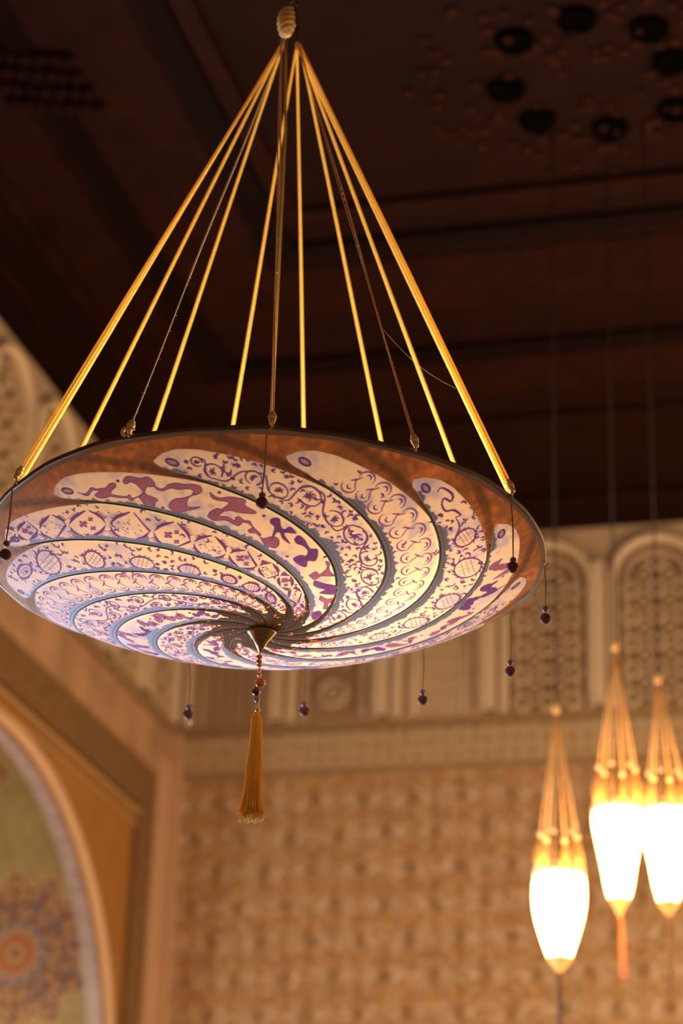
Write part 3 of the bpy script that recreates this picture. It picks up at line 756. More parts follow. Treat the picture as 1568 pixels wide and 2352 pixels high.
def blotch_traced(L):
    B = [zC([(320,195),(350,205),(390,200),(420,160),(470,170),(490,165),(530,160),(560,130),(600,125),(605,150),(575,180),(570,205),(600,215),(680,225),(710,210),(720,230),(745,240),(720,262),(690,235),(620,235),(560,225),(520,240),(470,235),(450,215),(480,185),(430,180),(400,220),(360,215)]),
         zC([(740,245),(800,205),(810,190),(770,140),(720,115),(680,130),(660,110),(680,80),(720,75),(760,85),(800,88),(840,80),(880,100),(900,140),(870,148),(840,150),(825,185),(840,210),(880,225),(920,245),(900,270),(895,300),(860,305),(820,285),(800,255),(770,225)]),
         zC([(890,140),(940,165),(980,155),(1000,135),(1060,125),(1120,135),(1180,135),(1240,150),(1250,185),(1220,205),(1180,210),(1190,180),(1150,165),(1080,170),(1020,160),(960,178),(910,165)]),
         zC([(1060,235),(1120,230),(1200,205),(1150,232),(1140,290),(1180,300),(1240,298),(1200,315),(1150,325),(1080,345),(1030,325),(1005,300),(1020,260)]),
         zA([(415,405),(430,420),(480,445),(545,440),(600,445),(670,465),(665,500),(740,540),(735,555),(660,550),(600,540),(560,530),(510,535),(500,520),(545,490),(540,470),(470,460),(425,440)]),
         zA([(395,575),(420,535),(470,515),(510,535),(490,555),(480,570),(540,575),(590,600),(600,580),(625,575),(660,600),(700,605),(720,640),(750,670),(780,700),(770,712),(745,692),(700,690),(690,670),(720,650),(690,620),(650,615),(620,640),(580,625),(520,600),(440,605)]),
         zA([(775,720),(800,730),(860,715),(905,730),(910,775),(880,800),(840,790),(810,780)]),
         zA([(850,600),(880,590),(915,600),(925,650),(950,670),(990,655),(1030,690),(1025,700),(960,690),(950,710),(990,765),(940,730),(920,690),(890,690),(860,740),(870,690),(880,650),(850,620)]),
         zD([(170,750),(190,735),(220,755),(250,800),(290,810),(280,860),(240,860),(230,890),(195,880),(165,850),(200,830),(230,835),(240,810),(215,785),(180,770)]),
         zD([(245,935),(280,915),(300,930),(340,900),(330,870),(350,880),(350,915),(375,945),(355,945),(310,940),(290,950),(270,955)]),
         zD([(275,960),(330,980),(385,1000),(380,1040),(340,1035),(300,1025),(330,1010),(300,1000),(270,985)]),
         zD([(305,1040),(340,1060),(385,1060),(370,1085),(345,1085),(340,1115),(320,1110),(325,1080),(300,1060)]),
         zD([(260,1130),(300,1120),(310,1150),(285,1170),(262,1160)])]
    for i, b_ in enumerate(B): fill(b_, MAG if i in (0, 1, 2, 3, 4, 5, 6, 9, 11) else PUR, MAG_P if i < 7 else PUR_P)
    for q_ in zC([(620, 108), (957, 310)])+zA([(72, 517), (478, 408), (800, 573)])+zD([(132, 838), (325, 848)]): trace([q_, (q_[0]+1.5, q_[1])], 0.0030, (0.12, 0.03, 0.08))
def hook(x, y, i, r=6.0):
    a = i*2.4; sg = 1 if i % 2 else -1
    trace(oval((x, y), r, r*0.62, math.degrees(a), math.degrees(a)+sg*230, 0.3, 0.55, 12), [0.0008, 0.0028, 0.0022, 0.0012])
    if i % 3 == 0: trace([(x, y), (x+r*1.3*math.cos(a+1), y+r*0.8*math.sin(a+1))], [0.0026, 0.0006])
def palmette(c, r, i):
    trace(oval(c, r, r*0.72, 20+40*i, 20+40*i+305, 0.45, 0.06), [0.0010, 0.0022, 0.0014, 0.0024])
    for k in range(5):
        a = 0.9*k+i; trace([(c[0]-0.1*r, c[1]), (c[0]+0.33*r*math.cos(a), c[1]+0.26*r*math.sin(a)), (c[0]+0.52*r*math.cos(a+0.4), c[1]+0.40*r*math.sin(a+0.4))], [0.0030, 0.0020, 0.0006])
def scroll_traced(L):
    C = [(zA([(318, 185)])[0], 14), (zA([(440, 255)])[0], 23), (zA([(730, 300)])[0], 21), (zA([(910, 390)])[0], 23), (zA([(1130, 430)])[0], 30), (zA([(1310, 590)])[0], 23), (zA([(1460, 710)])[0], 29),
         (zD([(550, 850)])[0], 22), (zD([(565, 945)])[0], 25), (zD([(535, 1030)])[0], 21), (zD([(480, 1090)])[0], 20), (zD([(400, 1150)])[0], 18)]
    for i, (c, r) in enumerate(C): palmette(c, r, i)
    for i in range(len(C)-1):
        (a, ra), (b_, rb) = C[i], C[i+1]; a, b_ = np.array(a), np.array(b_); d = b_-a; nv = np.array([-d[1], d[0]]); nv = nv/np.linalg.norm(nv); sg = 1 if i % 2 else -1
        trace(curve([a+nv*ra*0.7*sg, a+d*0.35+nv*ra*0.75*sg, a+d*0.65-nv*rb*0.4*sg, b_-nv*rb*0.7*sg], 5), [0.0012, 0.0022, 0.0012])
    H_ = zA([(240,190),(270,240),(350,290),(460,150),(560,150),(520,180),(610,210),(680,170),(730,210),(580,310),(690,380),(880,250),(970,290),(1060,320),(1000,330),(1220,470),(1330,480),(1350,520),(1460,600),(1480,580),(1150,550),(1230,640),(1390,640)])+zD([(430,760),(620,800),(610,870),(500,800),(470,860),(520,900),(630,930),(480,960),(600,1000),(490,1010),(440,1050),(550,1090),(430,1120),(380,1160)])
    for i, (x, y) in enumerate(H_): hook(x, y, i, 6.5)
def comb_px(a, b_, sg, teeth=5):
    a, b_ = np.array(a, float), np.array(b_, float); d = b_-a; L_ = np.linalg.norm(d); n_ = np.array([-d[1], d[0]])/L_*sg
    trace(curve([a, a+d*0.4+n_*L_*0.10, b_], 5), [0.0008, 0.0030, 0.0036, 0.0014])
    for k in range(teeth):
        p = a+d*(0.25+0.11*k)+n_*L_*0.07; trace(curve([p, p+n_*L_*0.10-d*0.05, p+n_*L_*0.24-d*0.13], 3), [0.0022, 0.0014, 0.0005])
def lattice_traced(L):
    N_ = [(-22, 1240), (38, 1222), (88, 1215), (154, 1204), (247, 1201), (349, 1216), (441, 1241), (523, 1267), (593, 1296), (641, 1319), (670, 1347), (686, 1383), (684, 1412)]
    hs = [20, 22, 28, 31, 33, 31, 26, 20, 17, 15, 15, 14]
    for i in range(len(N_)-1):
        a, b_ = np.array(N_[i], float), np.array(N_[i+1], float); d = b_-a; Ln = np.linalg.norm(d); n_ = np.array([-d[1], d[0]])/Ln; h = hs[i]; mid = (a+b_)/2
        for sg in (1, -1):
            ap = mid+n_*sg*h
            comb_px(a+d*0.05+n_*sg*2, ap-d*0.05, sg, 5 if Ln > 40 else 3)
            if (i+sg) % 3: comb_px(b_-d*0.05+n_*sg*2, ap+d*0.05, -sg, 5 if Ln > 40 else 3)
            else: trace([ap+d*0.05, b_-d*0.06], [0.0014, 0.0028])
        if i % 2 == 1:
            for (fx, fy, s_) in ((-0.10, -0.05, 1.3), (0.08, -0.40, 0.8), (0.14, 0.28, 0.9)):
                c = mid+d*fx+n_*h*fy
                for k in range(4):
                    t = PI/4+PI/2*k; trace([c, c+np.array([math.cos(t)*5*s_, math.sin(t)*4*s_])*min(1, Ln/70)], [0.0012, 0.0034*s_], (0.32, 0.11, 0.30))
        else:
            for k in range(18):
                fx = random.uniform(-0.32, 0.32); lim = 0.7*(1-abs(fx)*2); c = mid+d*fx+n_*h*random.uniform(-lim, lim); trace([c, c+np.array([2.2, 1.6])], 0.0012, (0.32, 0.11, 0.30))
        for k in range(3):
            c = a+d*random.uniform(-.15, .15)+n_*h*random.choice([-1, 1])*random.uniform(.6, .9); trace([c, c+np.array([2.5, 1.5])], 0.0014)
def medal_px(c, ru, rv, rot, i):
    trace(oval(c, ru, rv, 0, 360, rot), [0.0012, 0.0030, 0.0014, 0.0030, 0.0012])
    for k in range(18):
        t = 2*PI*k/18
        if i % 3 != 2 and k % 6 > 3: continue
        p = oval(c, ru, rv, math.degrees(t), math.degrees(t)+1, rot, n=2)[0]; q_ = oval(c, ru*1.22+1, rv*1.25+1, math.degrees(t)+16, math.degrees(t)+17, rot, n=2)[0]
        trace([p, q_], [0.0028, 0.0006])
    cc = (0.48, 0.20, 0.36)
    for k in (-0.35, 0.0, 0.35):
        for (u0, v0, u1, v1) in ((-0.75, k, 0.75, k), (k, -0.75, k, 0.75)):
            P = [(c[0]+u*ru*math.cos(rot)-v*rv*math.sin(rot), c[1]+u*ru*math.sin(rot)+v*rv*math.cos(rot)) for u, v in ((u0, v0), (u1, v1))]
            trace(P, 0.0008, cc)
def medallion_traced(L):
    M_ = [((57, 1310), 15, 17, 0.9), ((112, 1290), 32, 22, 0.75), ((217, 1283), 25, 17, 0.6), ((327, 1290), 28, 14, 0.25), ((435, 1306), 25, 12, 0.25), ((526, 1327), 17, 9, 0.3), ((577, 1345), 19, 9, 0.2), ((622, 1372), 14, 8, 0.8)]
    for i, (c, a, b_, r) in enumerate(M_): medal_px(c, a, b_, r, i)
    H_ = zB([(180,540),(230,500),(290,560),(470,470),(540,470),(590,450),(620,580),(660,600),(690,540),(350,590),(250,640),(380,640),(100,680),(140,700),(1040,470),(1010,550),(1060,560),(1080,490),(1420,560),(1490,540),(1440,610),(1500,600),(730,470),(930,500)])+zE([(120,240),(180,190),(260,185),(200,260),(270,250),(560,280),(640,260),(600,330),(690,290),(860,330),(1080,450),(1160,500),(1180,560),(1120,480),(880,400)])
    for i, (x, y) in enumerate(H_): hook(x, y, i, 5.5)
def medal_right(L):
    for i, (x, y, a, b_, r) in enumerate([(1050, 745, 60, 38, -0.6), (1062, 900, 72, 48, -0.3), (958, 1072, 66, 34, -0.35), (795, 1180, 64, 26, -0.2), (610, 1250, 50, 16, -0.15)]):
        c = zD([(x, y)])[0]; medal_px(c, a/2.24, b_/2.24, r, i)
    trace(curve(zD([(905,515),(925,492),(960,505),(985,530),(975,560),(940,545),(930,580),(950,610),(990,605),(1025,630),(1000,640)]), 6), [0.0012, 0.0026, 0.0026, 0.0020, 0.0028, 0.0012])
    trace(curve(zD([(1000,640),(1020,690),(1000,740),(985,780)]), 6), [0.0010, 0.0022, 0.0010])
    for i, (x, y) in enumerate(zD([(920,635),(1045,570),(1100,645),(980,700),(1110,740),(1120,790),(1140,810),(1010,820),(1060,830),(990,890),(1130,880),(960,960),(1040,970),(1090,960),(1000,1000),(920,1040),(1040,1040),(880,1110),(830,1140),(900,1150),(720,1200),(860,1160),(680,1220)])): hook(x, y, i, 7)
def comb(L, u, v, du, dv, sg):
    # leafy comb: a tapered spine with short curved teeth
    h = L.h(u); n = 5
    dab(L([u, u+du*h*0.5, u+du*h], [v, v+dv*0.45, v+dv]), [0.0026, 0.0034, 0.0008])
    for k in range(n):
        t = 0.15+0.7*k/n; cu = u+du*h*t; cv = v+dv*t
        dab(L([cu, cu+h*0.10*np.sign(du), cu+h*0.16*np.sign(du)], [cv, cv+0.16*sg, cv+0.28*sg]), [0.0016, 0.0011, 0.0004])
def lattice(L):
    u = 0.055; i = 0
    while u < L.len-0.03:
        h = L.h(u); p = h*2.1
        for sg in (1, -1):
            comb(L, u, 0.05*sg, 0.95, 0.78*sg, sg); comb(L, u+p, 0.05*sg, -0.95, 0.78*sg, sg)
        if i % 2 == 0:
            for (cu, cv) in ((0.32, 0.0), (0.5, 0.38), (0.5, -0.38), (0.68, 0.02)):
                for k in range(4):
                    t = PI/4+PI/2*k; a = u+p*cu; dab(L([a, a+h*0.14*math.cos(t)], [cv, cv+0.14*math.sin(t)]), [0.0008, 0.0024], (0.34, 0.12, 0.32))
        else:
            for k in range(16):
                cu = u+p*random.uniform(0.2, 0.8); lim = 0.65*(1-abs((cu-u)/p-0.5)*1.7); cv = random.uniform(-lim, lim)
                dab(L([cu, cu+h*0.08], [cv, cv-0.06]), 0.0011, (0.34, 0.12, 0.32))
        for k in range(3):
            cu = u+h*random.uniform(-0.3, 0.3); cv = random.choice([-1, 1])*random.uniform(0.65, 0.95)
            dab(L([cu, cu+h*0.12], [cv, cv+0.05]), 0.0010)
        u += p; i += 1
def medallion(L):
    u = 0.085; i = 0
    while u < L.len-0.02:
        h = L.h(u); ru, rv = 0.62, 0.62
        U, V = ell_(u/h, 0.0, ru, rv, 0, 360, 30, rot=0.3); dab(L(U*h, V), np.abs(np.sin(np.linspace(0.5, PI+0.5, 30)))*0.0024+0.0010)
        for k in range(14):
            t = 2*PI*k/14; x0, y0 = math.cos(t)*ru, math.sin(t)*rv; x1, y1 = math.cos(t+0.22)*(ru+0.20), math.sin(t+0.22)*(rv+0.20)
            if i % 3 == 2 or k % 4 < 3: dab(L([u+x0*h, u+x1*h], [y0, y1]), [0.0022, 0.0006])
        for k in (-0.2, 0.0, 0.2):
            cc = (0.45, 0.18, 0.34)
            dab(L([u-h*0.38, u+h*0.38], [k*1.3, k*1.3+0.12]), 0.0007, cc); dab(L([u+k*h*1.3, u+k*h*1.3-0.1*h], [-0.38, 0.38]), 0.0007, cc)
        cu = u+h*1.15
        for sg in (1, -1):
            U, V = ell_(cu/h, 0.36*sg, 0.34, 0.26, 180, 180-300*sg, 16, grow=0.45); dab(L(U*h, V), swell(16, 0.0024))
            comb(L, cu+h*0.35, 0.15*sg, -0.9, 0.72*sg, -sg)
            dab(L([cu-h*0.1, cu+h*0.15, cu+h*0.4], [0.8*sg, 0.62*sg, 0.85*sg]), [0.0006, 0.0024, 0.0006])
        u += h*2.15; i += 1
KINDS = {0: chain, 1: medallion, 2: blotch, 3: scroll, 4: medallion, 5: lattice, 6: blotch, 7: scroll, 8: chain, 9: medallion, 10: lattice, 11: blotch, 12: scroll}
KINDS[5] = scroll; KINDS[6] = blotch; KINDS[4] = blotch
KINDS.update({11: blotch_traced, 12: scroll_traced, 10: lattice_traced, 9: medallion_traced, 1: medal_right})
for k in range(NP):
    L = Lane(k); random.seed(100+k)
    # the ring-shaped mark at the tip of each leaf
    c = plan(np.array([0.906]), np.array([0.235]), k)[0]; tt = L.T[5]; nn_ = L.N[5]
    t = np.linspace(0, 2*PI, 25); ring = c+np.outer(np.cos(t), tt)*0.0125+np.outer(np.sin(t), nn_)*0.0062
    dab([c-tt*0.006, c+tt*0.006], 0.0075, (0.30, 0.15, 0.42), PUR_P, 0.75); dab(ring, 0.0021, (0.10, 0.03, 0.17), PUR_P)
    KINDS[k](L)
    # small commas, dots and sprigs fill what is left free between the motifs
    nfill, gap = {chain: (60, 7), scroll: (260, 5), scroll_traced: (420, 5), medallion: (200, 6), medallion_traced: (260, 6), medal_right: (300, 6), lattice_traced: (160, 7)}.get(KINDS[k], (0, 9))
    for q_ in range(nfill):
        u = random.uniform(0.045, L.len-0.02); v = random.uniform(-1.05, 1.05); p = L([u], [v])[0]
        i0 = int((p[0]+HALF)/PX); j0 = int((p[1]+HALF)/PX)
        if INK[j0-gap:j0+gap, i0-gap:i0+gap].any() or not leaf[j0, i0]: continue
        a = random.uniform(0, 2*PI); r = random.uniform(0.0045, 0.0085); sg = random.choice([-1, 1])
        t = np.linspace(0, 2.6*sg, 8); sp_ = np.stack([p[0]+r*np.cos(a+t)*(1-np.abs(t)*0.2), p[1]+r*np.sin(a+t)*(1-np.abs(t)*0.2)], -1)
        dab(sp_, [0.0005, 0.0012, 0.0022, 0.0026, 0.0024, 0.0018, 0.0014, 0.0019])
        if q_ % 2: dab([sp_[3], sp_[3]+(sp_[3]-p)*0.9], [0.0022, 0.0005]); 
        if q_ % 3 == 0: dab([sp_[5], sp_[5]+(sp_[5]-p)*1.1], [0.0018, 0.0004])
    # pale blue worn patches over the pattern
sheer *= 0.315

def sample(A, x, y):
    fx = (x+HALF)/PX-0.5; fy = (y+HALF)/PX-0.5
    ix = np.clip(fx.astype(int), 0, NPX-2); iy = np.clip(fy.astype(int), 0, NPX-2); tx = (fx-ix)[..., None]; ty = (fy-iy)[..., None]
    return (A[iy, ix]*(1-tx)+A[iy, ix+1]*tx)*(1-ty)+(A[iy+1, ix]*(1-tx)+A[iy+1, ix+1]*tx)*ty

LC = LAMP_C
lamp = thing('hanging_lamp', LC, 'large shallow disc-shaped silk lamp with spiral panels painted in purple, hung on gold cords', 'lamp')
NR, NC = 720, 112
TINT = {0: 'chain of looped purple lines', 1: 'purple curls and hatched ovals', 2: 'magenta and purple blotches', 10: 'purple leafy lattice', 9: 'spiky hatched ovals', 11: 'broad magenta blotches', 12: 'purple scrollwork', 8: 'pale looped chain'}
rr = np.linspace(0.02, 1.0, NR)[:, None]; ss = np.linspace(0, 1, NC)[None, :]
for k in range(NP):
    t = theta(rr+0*ss, ss, k)
    r2 = rr+0*ss
    # slight sag of the silk between two ribs
    sag = 0.0045*np.sin(PI*ss)*np.sin(PI*np.clip(r2, 0, 1))
    Pm = lamp3(r2, t, -sag)
    x, y = RR*r2*np.cos(t), RR*r2*np.sin(t)
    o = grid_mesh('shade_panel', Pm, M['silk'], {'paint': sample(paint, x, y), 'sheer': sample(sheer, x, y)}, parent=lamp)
    if k in TINT: o['label'] = 'silk panel painted with '+TINT[k]
    rp = np.linspace(0.05, 0.86, 80); P_ = lamp3(rp, theta(rp, 0.0, k), -0.0012)
    mb = MB(); mb.tube(P_, 0.0008, 6); mb.build('rib', M['rib'], o)
# rim
tt = np.linspace(0, 2*PI, 145)[:-1]
mb = MB(); nb = len(tt)
ringp = [lamp3(np.array(1.0), np.array(t_)) for t_ in tt]
rim_z = lambda d: float(rim_dz(math.radians(d)))
rim_r = lambda d: RR*(1+float(rim_dr(math.radians(d))))
prof = [(-0.002, -0.002), (0.002, -0.0015), (0.0035, 0.003), (0.002, 0.0075), (-0.001, 0.0075), (-0.004, 0.0)]
for i, t_ in enumerate(tt):
    e_ = math.cos(t_)*LAMP_A+math.sin(t_)*LAMP_B
    wob = 0.0015*math.sin(t_*9)+0.001*math.sin(t_*23)
    for (dr, dz) in prof: mb.v.append(tuple(ringp[i]+e_*dr+LAMP_N*(dz+wob)))
for i in range(nb):
    for k in range(6):
        i2 = (i+1) % nb; k2 = (k+1) % 6; mb.f.append((i*6+k, i2*6+k, i2*6+k2, i*6+k2))
mb.build('rim', M['rim'], lamp)

# cords: thirteen anchor points round the rim
KA = [-131.3, -100.3, -73.0, -45.3, -19.0, 12.5, 38.0, 66.5, 95.5, 121.8, 149.0, 176.5, 204.0]
apexL = at_y(651, 93, LC[1])-LC; apexR = at_y(684, 100, LC[1])-LC; topR = at_y(681, 66, LC[1])-LC
def rim_pt(deg, dz=0.010, dr=0.002):
    t = math.radians(deg); return (math.cos(t)*LAMP_A+math.sin(t)*LAMP_B)*(rim_r(deg)+dr)+LAMP_N*(dz+rim_z(deg))
def strand_pts(p0, p1, n=40, amp=0.0, ph=0.0, seed=0):
    r_ = random.Random(seed); out = []
    for i in range(n):
        t = i/(n-1); p = p0*(1-t)+p1*t
        w = amp*math.sin(PI*t)
        out.append(p+np.array([w*math.sin(t*9+ph), w*math.cos(t*7+ph), 0]))
    return out
for i, d in enumerate(KA):
    near = i in (0, 1, 2, 3, 4)
    P0 = rim_pt(d)
    left = d < -90 or d > 140
    A_ = apexL if left or d == -73.0 else apexR
    A_ = A_+np.array([0.004*math.sin(i*2.1), 0.006*math.cos(i*1.7), 0.003*math.sin(i)])
    mb = MB()
    if near:
        Kp = P0+np.array([0, 0, 0.016])
        P0 = Kp
        side = np.cross(A_-P0, fw); side /= np.linalg.norm(side)
        if i == 1:
            mb.tube(strand_pts(P0, A_, 60, 0.0015, i), [0.0014]*20+[0.0022]*40, 6)
            o = mb.build('cord', M['pale_thread'], lamp)
        elif i in (2, 3):
            mb.tube(strand_pts(P0-side*0.0015, A_-side*0.001, 60, 0.0022, i), 0.0017, 6)
            mb.tube(strand_pts(P0+side*0.0020, A_+side*0.0015, 60, 0.0010, i+2), 0.0013, 6)
            o = mb.build('cord', M['copper_thread'], lamp)
        else:
            mb.tube(strand_pts(P0-side*0.0030, A_-side*0.001, 60, 0.001, i), 0.0022, 8)
            mb.tube(strand_pts(P0+side*0.0030, A_+side*0.001, 60, 0.0005, i+1), 0.0021, 8)
            o = mb.build('cord', M['gold_cord'], lamp)
        # stray fibres stuck to the thread
        if i in (1, 2, 3):
            mf = MB(); r_ = random.Random(i)
            for k in range(70):
                t = r_.uniform(0.0, 0.65); p = P0*(1-t)+A_*t; dv = np.array([r_.uniform(-1, 1) for _ in range(3)])*0.0045
                mf.tube([p, p+dv*0.6, p+dv+np.array([0, 0, 0.001])], 0.00025, 3)
            tag(mf.build('loose_fibres', M['pale_thread'], o), kind='stuff')
        mk = MB()
        u_ = (A_-P0)/np.linalg.norm(A_-P0)
        mk.ball(P0+u_*0.010, 0.0058, 1.0, 12, u_, 0.1); mk.ball(P0-u_*0.001, 0.0085, 0.9, 14, u_, 0.08); mk.ball(P0-u_*0.014, 0.0062, 1.1, 12, u_, 0.1)
        mk.torus(P0+u_*0.0045, 0.0058, 0.002, u_, 14, 6); mk.torus(P0-u_*0.008, 0.0055, 0.0018, u_, 14, 6)
        mk.tube([P0-u_*0.014, rim_pt(d, 0.0, 0.006)], 0.0028, 6)
        mk.build('knot', M['knot_gold'], o)
        if i == 1:
            # the drop of this cord has swung up over the rim and hangs tangled at the knot
            cc = at_y(290, 993, LC[1]+P0[1])-LC
            mk = MB(); mk.torus(cc, 0.0078, 0.0036, -fw, 18, 8); mk.ball(at_y(300, 978, LC[1]+P0[1])-LC, 0.0045, 1.2, 10)
            mk.tube([cc+np.array([0.008, 0, 0.003]), cc+np.array([0.016, 0, 0.005]), P0], 0.0022, 6)
            mk.build('tangled_drop', M['knot_gold'], o)
    else:
        P0 = rim_pt(d, 0.006, -0.006)
        mb.tube(strand_pts(P0, A_, 50, 0.0004, i), [0.0046]*20+list(np.linspace(0.0045, 0.0032, 30)), 8)
        o = mb.build('cord', M['gold_cord'] if i not in (9,) else M['gold_cord'], lamp)
# faint extra cord behind the front one, as two dark strands
mb = MB(); mb.tube([LAMP_N*-0.10+LAMP_A*0.0, at_y(655, 300, LC[1])-LC, apexL+np.array([0.006, 0, 0])], 0.0035, 8); mb.build('power_flex', M['old_gold'], lamp)
# wound knot and hook at the top
mb = MB()
kz = at_y(658, 52, LC[1])-LC; prv = None
hel = []
for i in range(220):
    t = i/219; a = t*2*PI*5; rad = 0.0125*math.sin(PI*(0.10+0.72*t))+0.004
    hel.append(kz+np.array([math.cos(a)*rad, math.sin(a)*rad, (t-0.5)*0.066+0.004*math.cos(a)]))
mb.tube(hel, 0.0068, 10)
mb.ball(kz+np.array([0, 0, -0.022]), 0.0145, 1.1, 18)
mb.build('top_knot', M['rope'], lamp)
mb = MB(); hp = []
for i in range(40):
    t = i/39*2*PI*0.8; c = at_y(672, 12, LC[1])-LC; hp.append(c+np.array([math.cos(t)*0.010, 0.004*math.sin(t*2), math.sin(t)*0.014]))
mb.tube(hp, 0.0022, 8); mb.tube([at_y(676, 20, LC[1])-LC, at_y(682, 60, LC[1])-LC, topR, apexR], 0.0028, 8)
zc = CZ-LC[2]
c = at_y(668, 6, LC[1])-LC
mb.tube([c, np.array([c[0], c[1], zc])], 0.003, 8)
mb.build('ceiling_hook', M['iron'], lamp)
# bead drops: (rim azimuth, thread end, small bead, large bead) in photo positions
drops = [(-131.3, (28, 1122), (15, 1238), (15, 1249), (12, 1274)), (-73.0, (612, 990), (602, 1130), (602, 1138), (601, 1155)),
         (-19.0, (1173, 1140), (1178, 1280), (1178, 1287), (1177, 1303)), (12.5, (1250, 1302), (1252, 1392), (1252, 1399), (1252, 1421)),
         (38.0, (1171, 1420), (1171, 1515), (1171, 1522), (1171, 1542)), (66.5, (972, 1494), (970, 1584), (970, 1590), (970, 1608)),
         (95.5, (700, 1530), (698, 1612), (698, 1617), (699, 1634)), (121.8, (436, 1515), (434, 1618), (434, 1624), (432, 1641))]
for (d, t0, t1, sb, lb) in drops:
    rp = rim_pt(d, 0.0, 0.009); Yp = LC[1]+rp[1]
    a0 = rp
    pS, pL = at_y(*sb, Yp)-LC, at_y(*lb, Yp)-LC; pT = at_y(*t1, Yp)-LC
    e = MB(); q0 = at_y(*t0, Yp)-LC; mid = (q0+pT)/2+np.array([0.002, 0, 0])
    e.tube([a0, q0*0.6+a0*0.4, q0, mid, pT, pS], [0.0016, 0.0016, 0.0014, 0.002, 0.0013, 0.0013], 6)
    th_ = e.build('bead_drop', M['old_gold'], lamp)
    b1 = MB(); b1.ball(pS, 0.0070, 1.0, 16); b1.build('small_bead', M['bead_violet'], th_)
    b1 = MB(); b1.ball(pL, 0.0120, 1.0, 20, bump=0.02); b1.build('large_bead', M['bead_dark'], th_)
    if d == 121.8:
        b1 = MB(); b1.ball(at_y(438, 1660, Yp)-LC, 0.005, 1.5, 10); b1.build('glass_chip', M['stucco_light'], th_)
# finial: brass cone, beads, tassel
hubp = -LAMP_N*(HH+0.002)
conet = at_y(597, 1499, LC[1]-0.0)-LC
axc = conet-hubp; hl = np.linalg.norm(axc); axc /= hl
mb = MB(); mb.lathe([(0.028, -0.004), (0.0325, 0.0), (0.0320, 0.003), (0.0295, 0.006), (0.0150, hl*0.50), (0.0020, hl)], hubp, axc, 32)
fin = mb.build('finial_cone', M['brass'], lamp)
YT = LC[1]+conet[1]
def tp(x, y): return at_y(x, y, YT)-LC
st_ = MB(); st_.tube([tp(597, 1498), tp(595, 1530), tp(597, 1568), tp(590, 1600), tp(590, 1632)], 0.0017, 6); bs = st_.build('bead_string', M['gold_cord'], lamp)
for (x, y, r, sz, mt) in ((595, 1509, .0068, .75, 'bead_orange'), (595, 1520, .0064, .8, 'bead_orange'), (595, 1529, .0060, .6, 'bead_orange'), (596, 1540, .0036, 1.2, 'knot_gold'), (595, 1550, .0050, .8, 'knot_gold'),
                          (598, 1568, .0115, .9, 'bead_orange'), (588, 1588, .0095, 1.0, 'bead_purple'), (590, 1605, .0068, 1.2, 'bead_lilac')):
    b1 = MB(); b1.ball(tp(x, y), r, sz, 14 if r < .01 else 9, bump=0.03); b1.build('string_bead', M[mt], bs)
b1 = MB(); b1.ball(tp(591, 1630), 0.006, 0.9, 14); b1.tube([tp(591, 1610), tp(591, 1636)], 0.0036, 8)
tas = b1.build('tassel', M['knot_gold'], lamp)
sk = MB(); fr_ = MB(); r_ = random.Random(5); head = tp(591, 1636)
bot = tp(577, 1878)
for i in range(230):
    a = i*2.39996; q = math.sqrt((i+0.5)/230); ca, sa = math.cos(a)*q, math.sin(a)*q
    ln = r_.uniform(0.95, 1.02)
    pts = []
    for t in (0, 0.05, 0.12, 0.3, 0.55, 0.8, 0.93, 1.0):
        c = head*(1-t*ln)+bot*t*ln
        rad = np.interp(t, [0, .05, .12, .3, .55, .8, .93, 1], [.004, .0095, .0115, .0135, .0165, .0195, .0235, .028])
        pts.append(c+np.array([ca*rad + (-0.001 if t < .1 else 0)+0.0007*math.sin(t*14+i), sa*rad*0.8, 0]))
    sk.tube(pts, 0.00105, 5)
    e0 = pts[-1]; kk = np.array([r_.uniform(-1, 1)*0.004, r_.uniform(-1, 1)*0.003, r_.uniform(-0.006, 0.001)])
    fr_.tube([pts[-1], e0+kk*0.6+np.array([0, 0, -0.002]), e0+kk], 0.0008, 4)
sk.tube([tp(598, 1700), tp(600, 1880), tp(601, 1900), tp(600, 1912)], 0.0008, 5)
sk.build('tassel_skirt', M['tassel'], tas); fr_.build('frayed_ends', M['fringe'], tas)
# spider thread between two cords
g0 = rim_pt(-45.3)*(1-0.245)+apexR*0.245; g1 = rim_pt(-19.0)*(1-0.215)+apexR*0.215
g0 = at_y(872, 748, LC[1]+g0[1])-LC; g1 = at_y(1046, 892, LC[1]+g1[1])-LC
gp = [g0*(1-t)+g1*t+np.array([0, 0, -0.018*math.sin(PI*t)]) for t in np.linspace(0, 1, 12)]
mb = MB(); mb.tube(gp, 0.00035, 4); mb.build('spider_thread', M['pale_thread'], lamp)

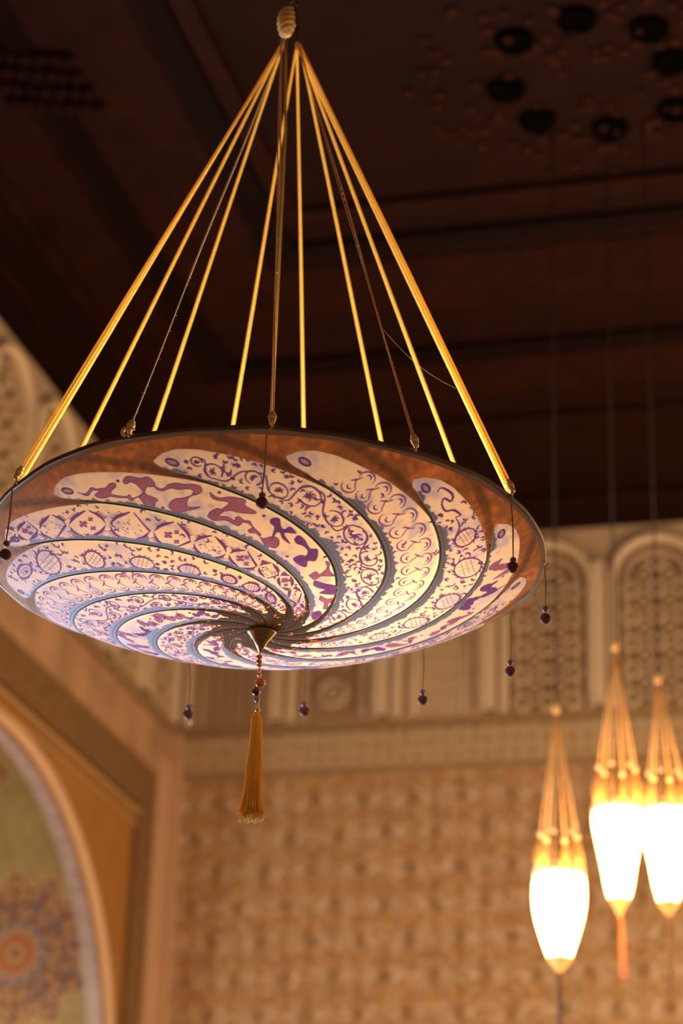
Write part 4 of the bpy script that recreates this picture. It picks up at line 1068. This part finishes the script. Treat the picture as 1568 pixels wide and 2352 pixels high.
# ------------------------------------------------------------------ the three bright lanterns
def lantern(Y, apex, top_px, prof_px, knots_y, tip, tail, tailw, tailmat, tipmat, label, crown_y):
    A0 = at_y(*apex, Y); base = A0
    e = thing('silk_lantern', base, label, 'lantern', 'glowing silk lanterns')
    # body: profile in photo rows -> heights, radii in metres
    zs, rs = [], []
    for (xc, y, w) in prof_px:
        p = at_y(xc, y, Y); d_ = (p-CAMP) @ fw; zs.append(p[2]); rs.append(w/2/FPX*d_)
    cx_, cy_ = at_y(prof_px[2][0], prof_px[2][1], Y)[:2]; c = np.array([cx_, cy_, 0])
    mb = MB(); n = 32; n0 = 0
    zi = np.linspace(zs[0], zs[-1], 26); ri = np.interp(-zi, -np.array(zs), rs)
    for z, r in zip(zi, ri):
        for k in range(n):
            t = 2*PI*k/n; q = r*(1+0.025*math.cos(8*t)); mb.v.append((cx_+q*math.cos(t), cy_+q*math.sin(t), z))
    for i in range(25):
        for k in range(n):
            k2 = (k+1) % n; mb.f.append((i*n+k, i*n+k2, (i+1)*n+k2, (i+1)*n+k))
    body = mb.build('silk_body', M['lantern_glow'], e, origin=base)
    # scalloped crown ring
    rt_ = rs[0]; zt = zs[0]
    mb = MB()
    for k in range(8):
        t = 2*PI*k/8; mb.torus((cx_+rt_*0.98*math.cos(t), cy_+rt_*0.98*math.sin(t), zt+0.004), 0.022, 0.006, (math.cos(t), math.sin(t), 0), 14, 6)
    mb.torus((cx_, cy_, zt), rt_, 0.008, seg=28)
    mb.build('scalloped_crown', M['lantern_crown'], e, origin=base)
    # cords: apex -> knots -> crown
    nk = 6; kzv = at_y(apex[0], knots_y, Y)[2]; rk = rt_*0.78
    for k in range(nk):
        t = 2*PI*(k+0.35)/nk; K = np.array([cx_+rk*math.cos(t), cy_+rk*math.sin(t), kzv]); E_ = np.array([cx_+rt_*math.cos(t), cy_+rt_*math.sin(t), zt])
        mb = MB(); mb.tube([A0, K], 0.0035, 6); mb.tube([K, E_*0.5+K*0.5+np.array([0.008, 0, 0]), E_], 0.006, 6); mb.tube([K, E_*0.5+K*0.5-np.array([0.012, 0, 0]), E_+np.array([-0.02*math.sin(t), 0.02*math.cos(t), 0])], 0.005, 6)
        cr = mb.build('cord', M['lantern_cord'], e, origin=base)
        mb = MB(); mb.ball(K, 0.011, 1.3, 10); mb.build('knot', M['lantern_crown'], cr, origin=base)
    mb = MB(); mb.ball(A0, 0.016, 1.6, 12); mb.build('top_knot', M['lantern_cord'], e, origin=base)
    mb = MB(); mb.tube([A0, np.array([A0[0], A0[1], CZ])], 0.0045, 8); mb.build('suspension_cord', M['flex'], e, origin=base)
    zb = zs[-1]; rb = rs[-1]; pt = at_y(*tip, Y)
    mb = MB(); mb.lathe([(rb*1.05, 0.012), (rb*1.1, 0.0), (rb*0.8, -0.02), (0.006, (pt[2]-zb))], (cx_, cy_, zb), seg=20); mb.torus((cx_, cy_, zb), rb, 0.008, seg=20)
    mb.build('bottom_cap', M[tipmat], e, origin=base)
    p1 = at_y(*tail, Y); mb = MB(); wv = tailw/2/FPX*((p1-CAMP) @ fw)
    tl = [pt+(p1-pt)*t for t in (0, .06, .12, .2, 1.0)]
    mb.tube(tl, [0.004, wv*0.9, 0.005, wv*0.7, wv], 10)
    mb.build('tassel', M[tailmat], e, origin=base)
lantern(8.7, (1276, 1628), None, [(1284, 2008, 112), (1284, 2030, 120), (1284, 2062, 122), (1284, 2090, 118), (1284, 2120, 106), (1284, 2160, 82), (1284, 2190, 62), (1284, 2204, 50)], 1920, (1284, 2235), (1287, 2420), 13, 'tassel_black', 'lantern_tip',
        'lowest and leftmost of the three glowing teardrop lanterns, with a dark tassel', 2000)
lantern(9.1, (1411, 1485), None, [(1417, 1862, 112), (1418, 1875, 116), (1419, 1895, 114), (1421, 1940, 98), (1423, 1985, 80), (1424, 2030, 66), (1425, 2058, 54), (1425, 2068, 40)], 1766, (1426, 2108), (1431, 2245), 17, 'tassel_red', 'lantern_tip',
        'glowing teardrop lantern with the bright orange-red tassel, between the other two', 1860)
lantern(8.9, (1510, 1560), None, [(1527, 1862, 100), (1529, 1875, 112), (1530, 1900, 112), (1531, 1940, 100), (1532, 1985, 82), (1533, 2030, 68), (1534, 2064, 52), (1534, 2076, 42)], 1780, (1534, 2105), (1541, 2275), 16, 'tassel_brown', 'lantern_tip',
        'rightmost of the three glowing teardrop lanterns, with a brown tassel, cut by the photo edge', 1860)
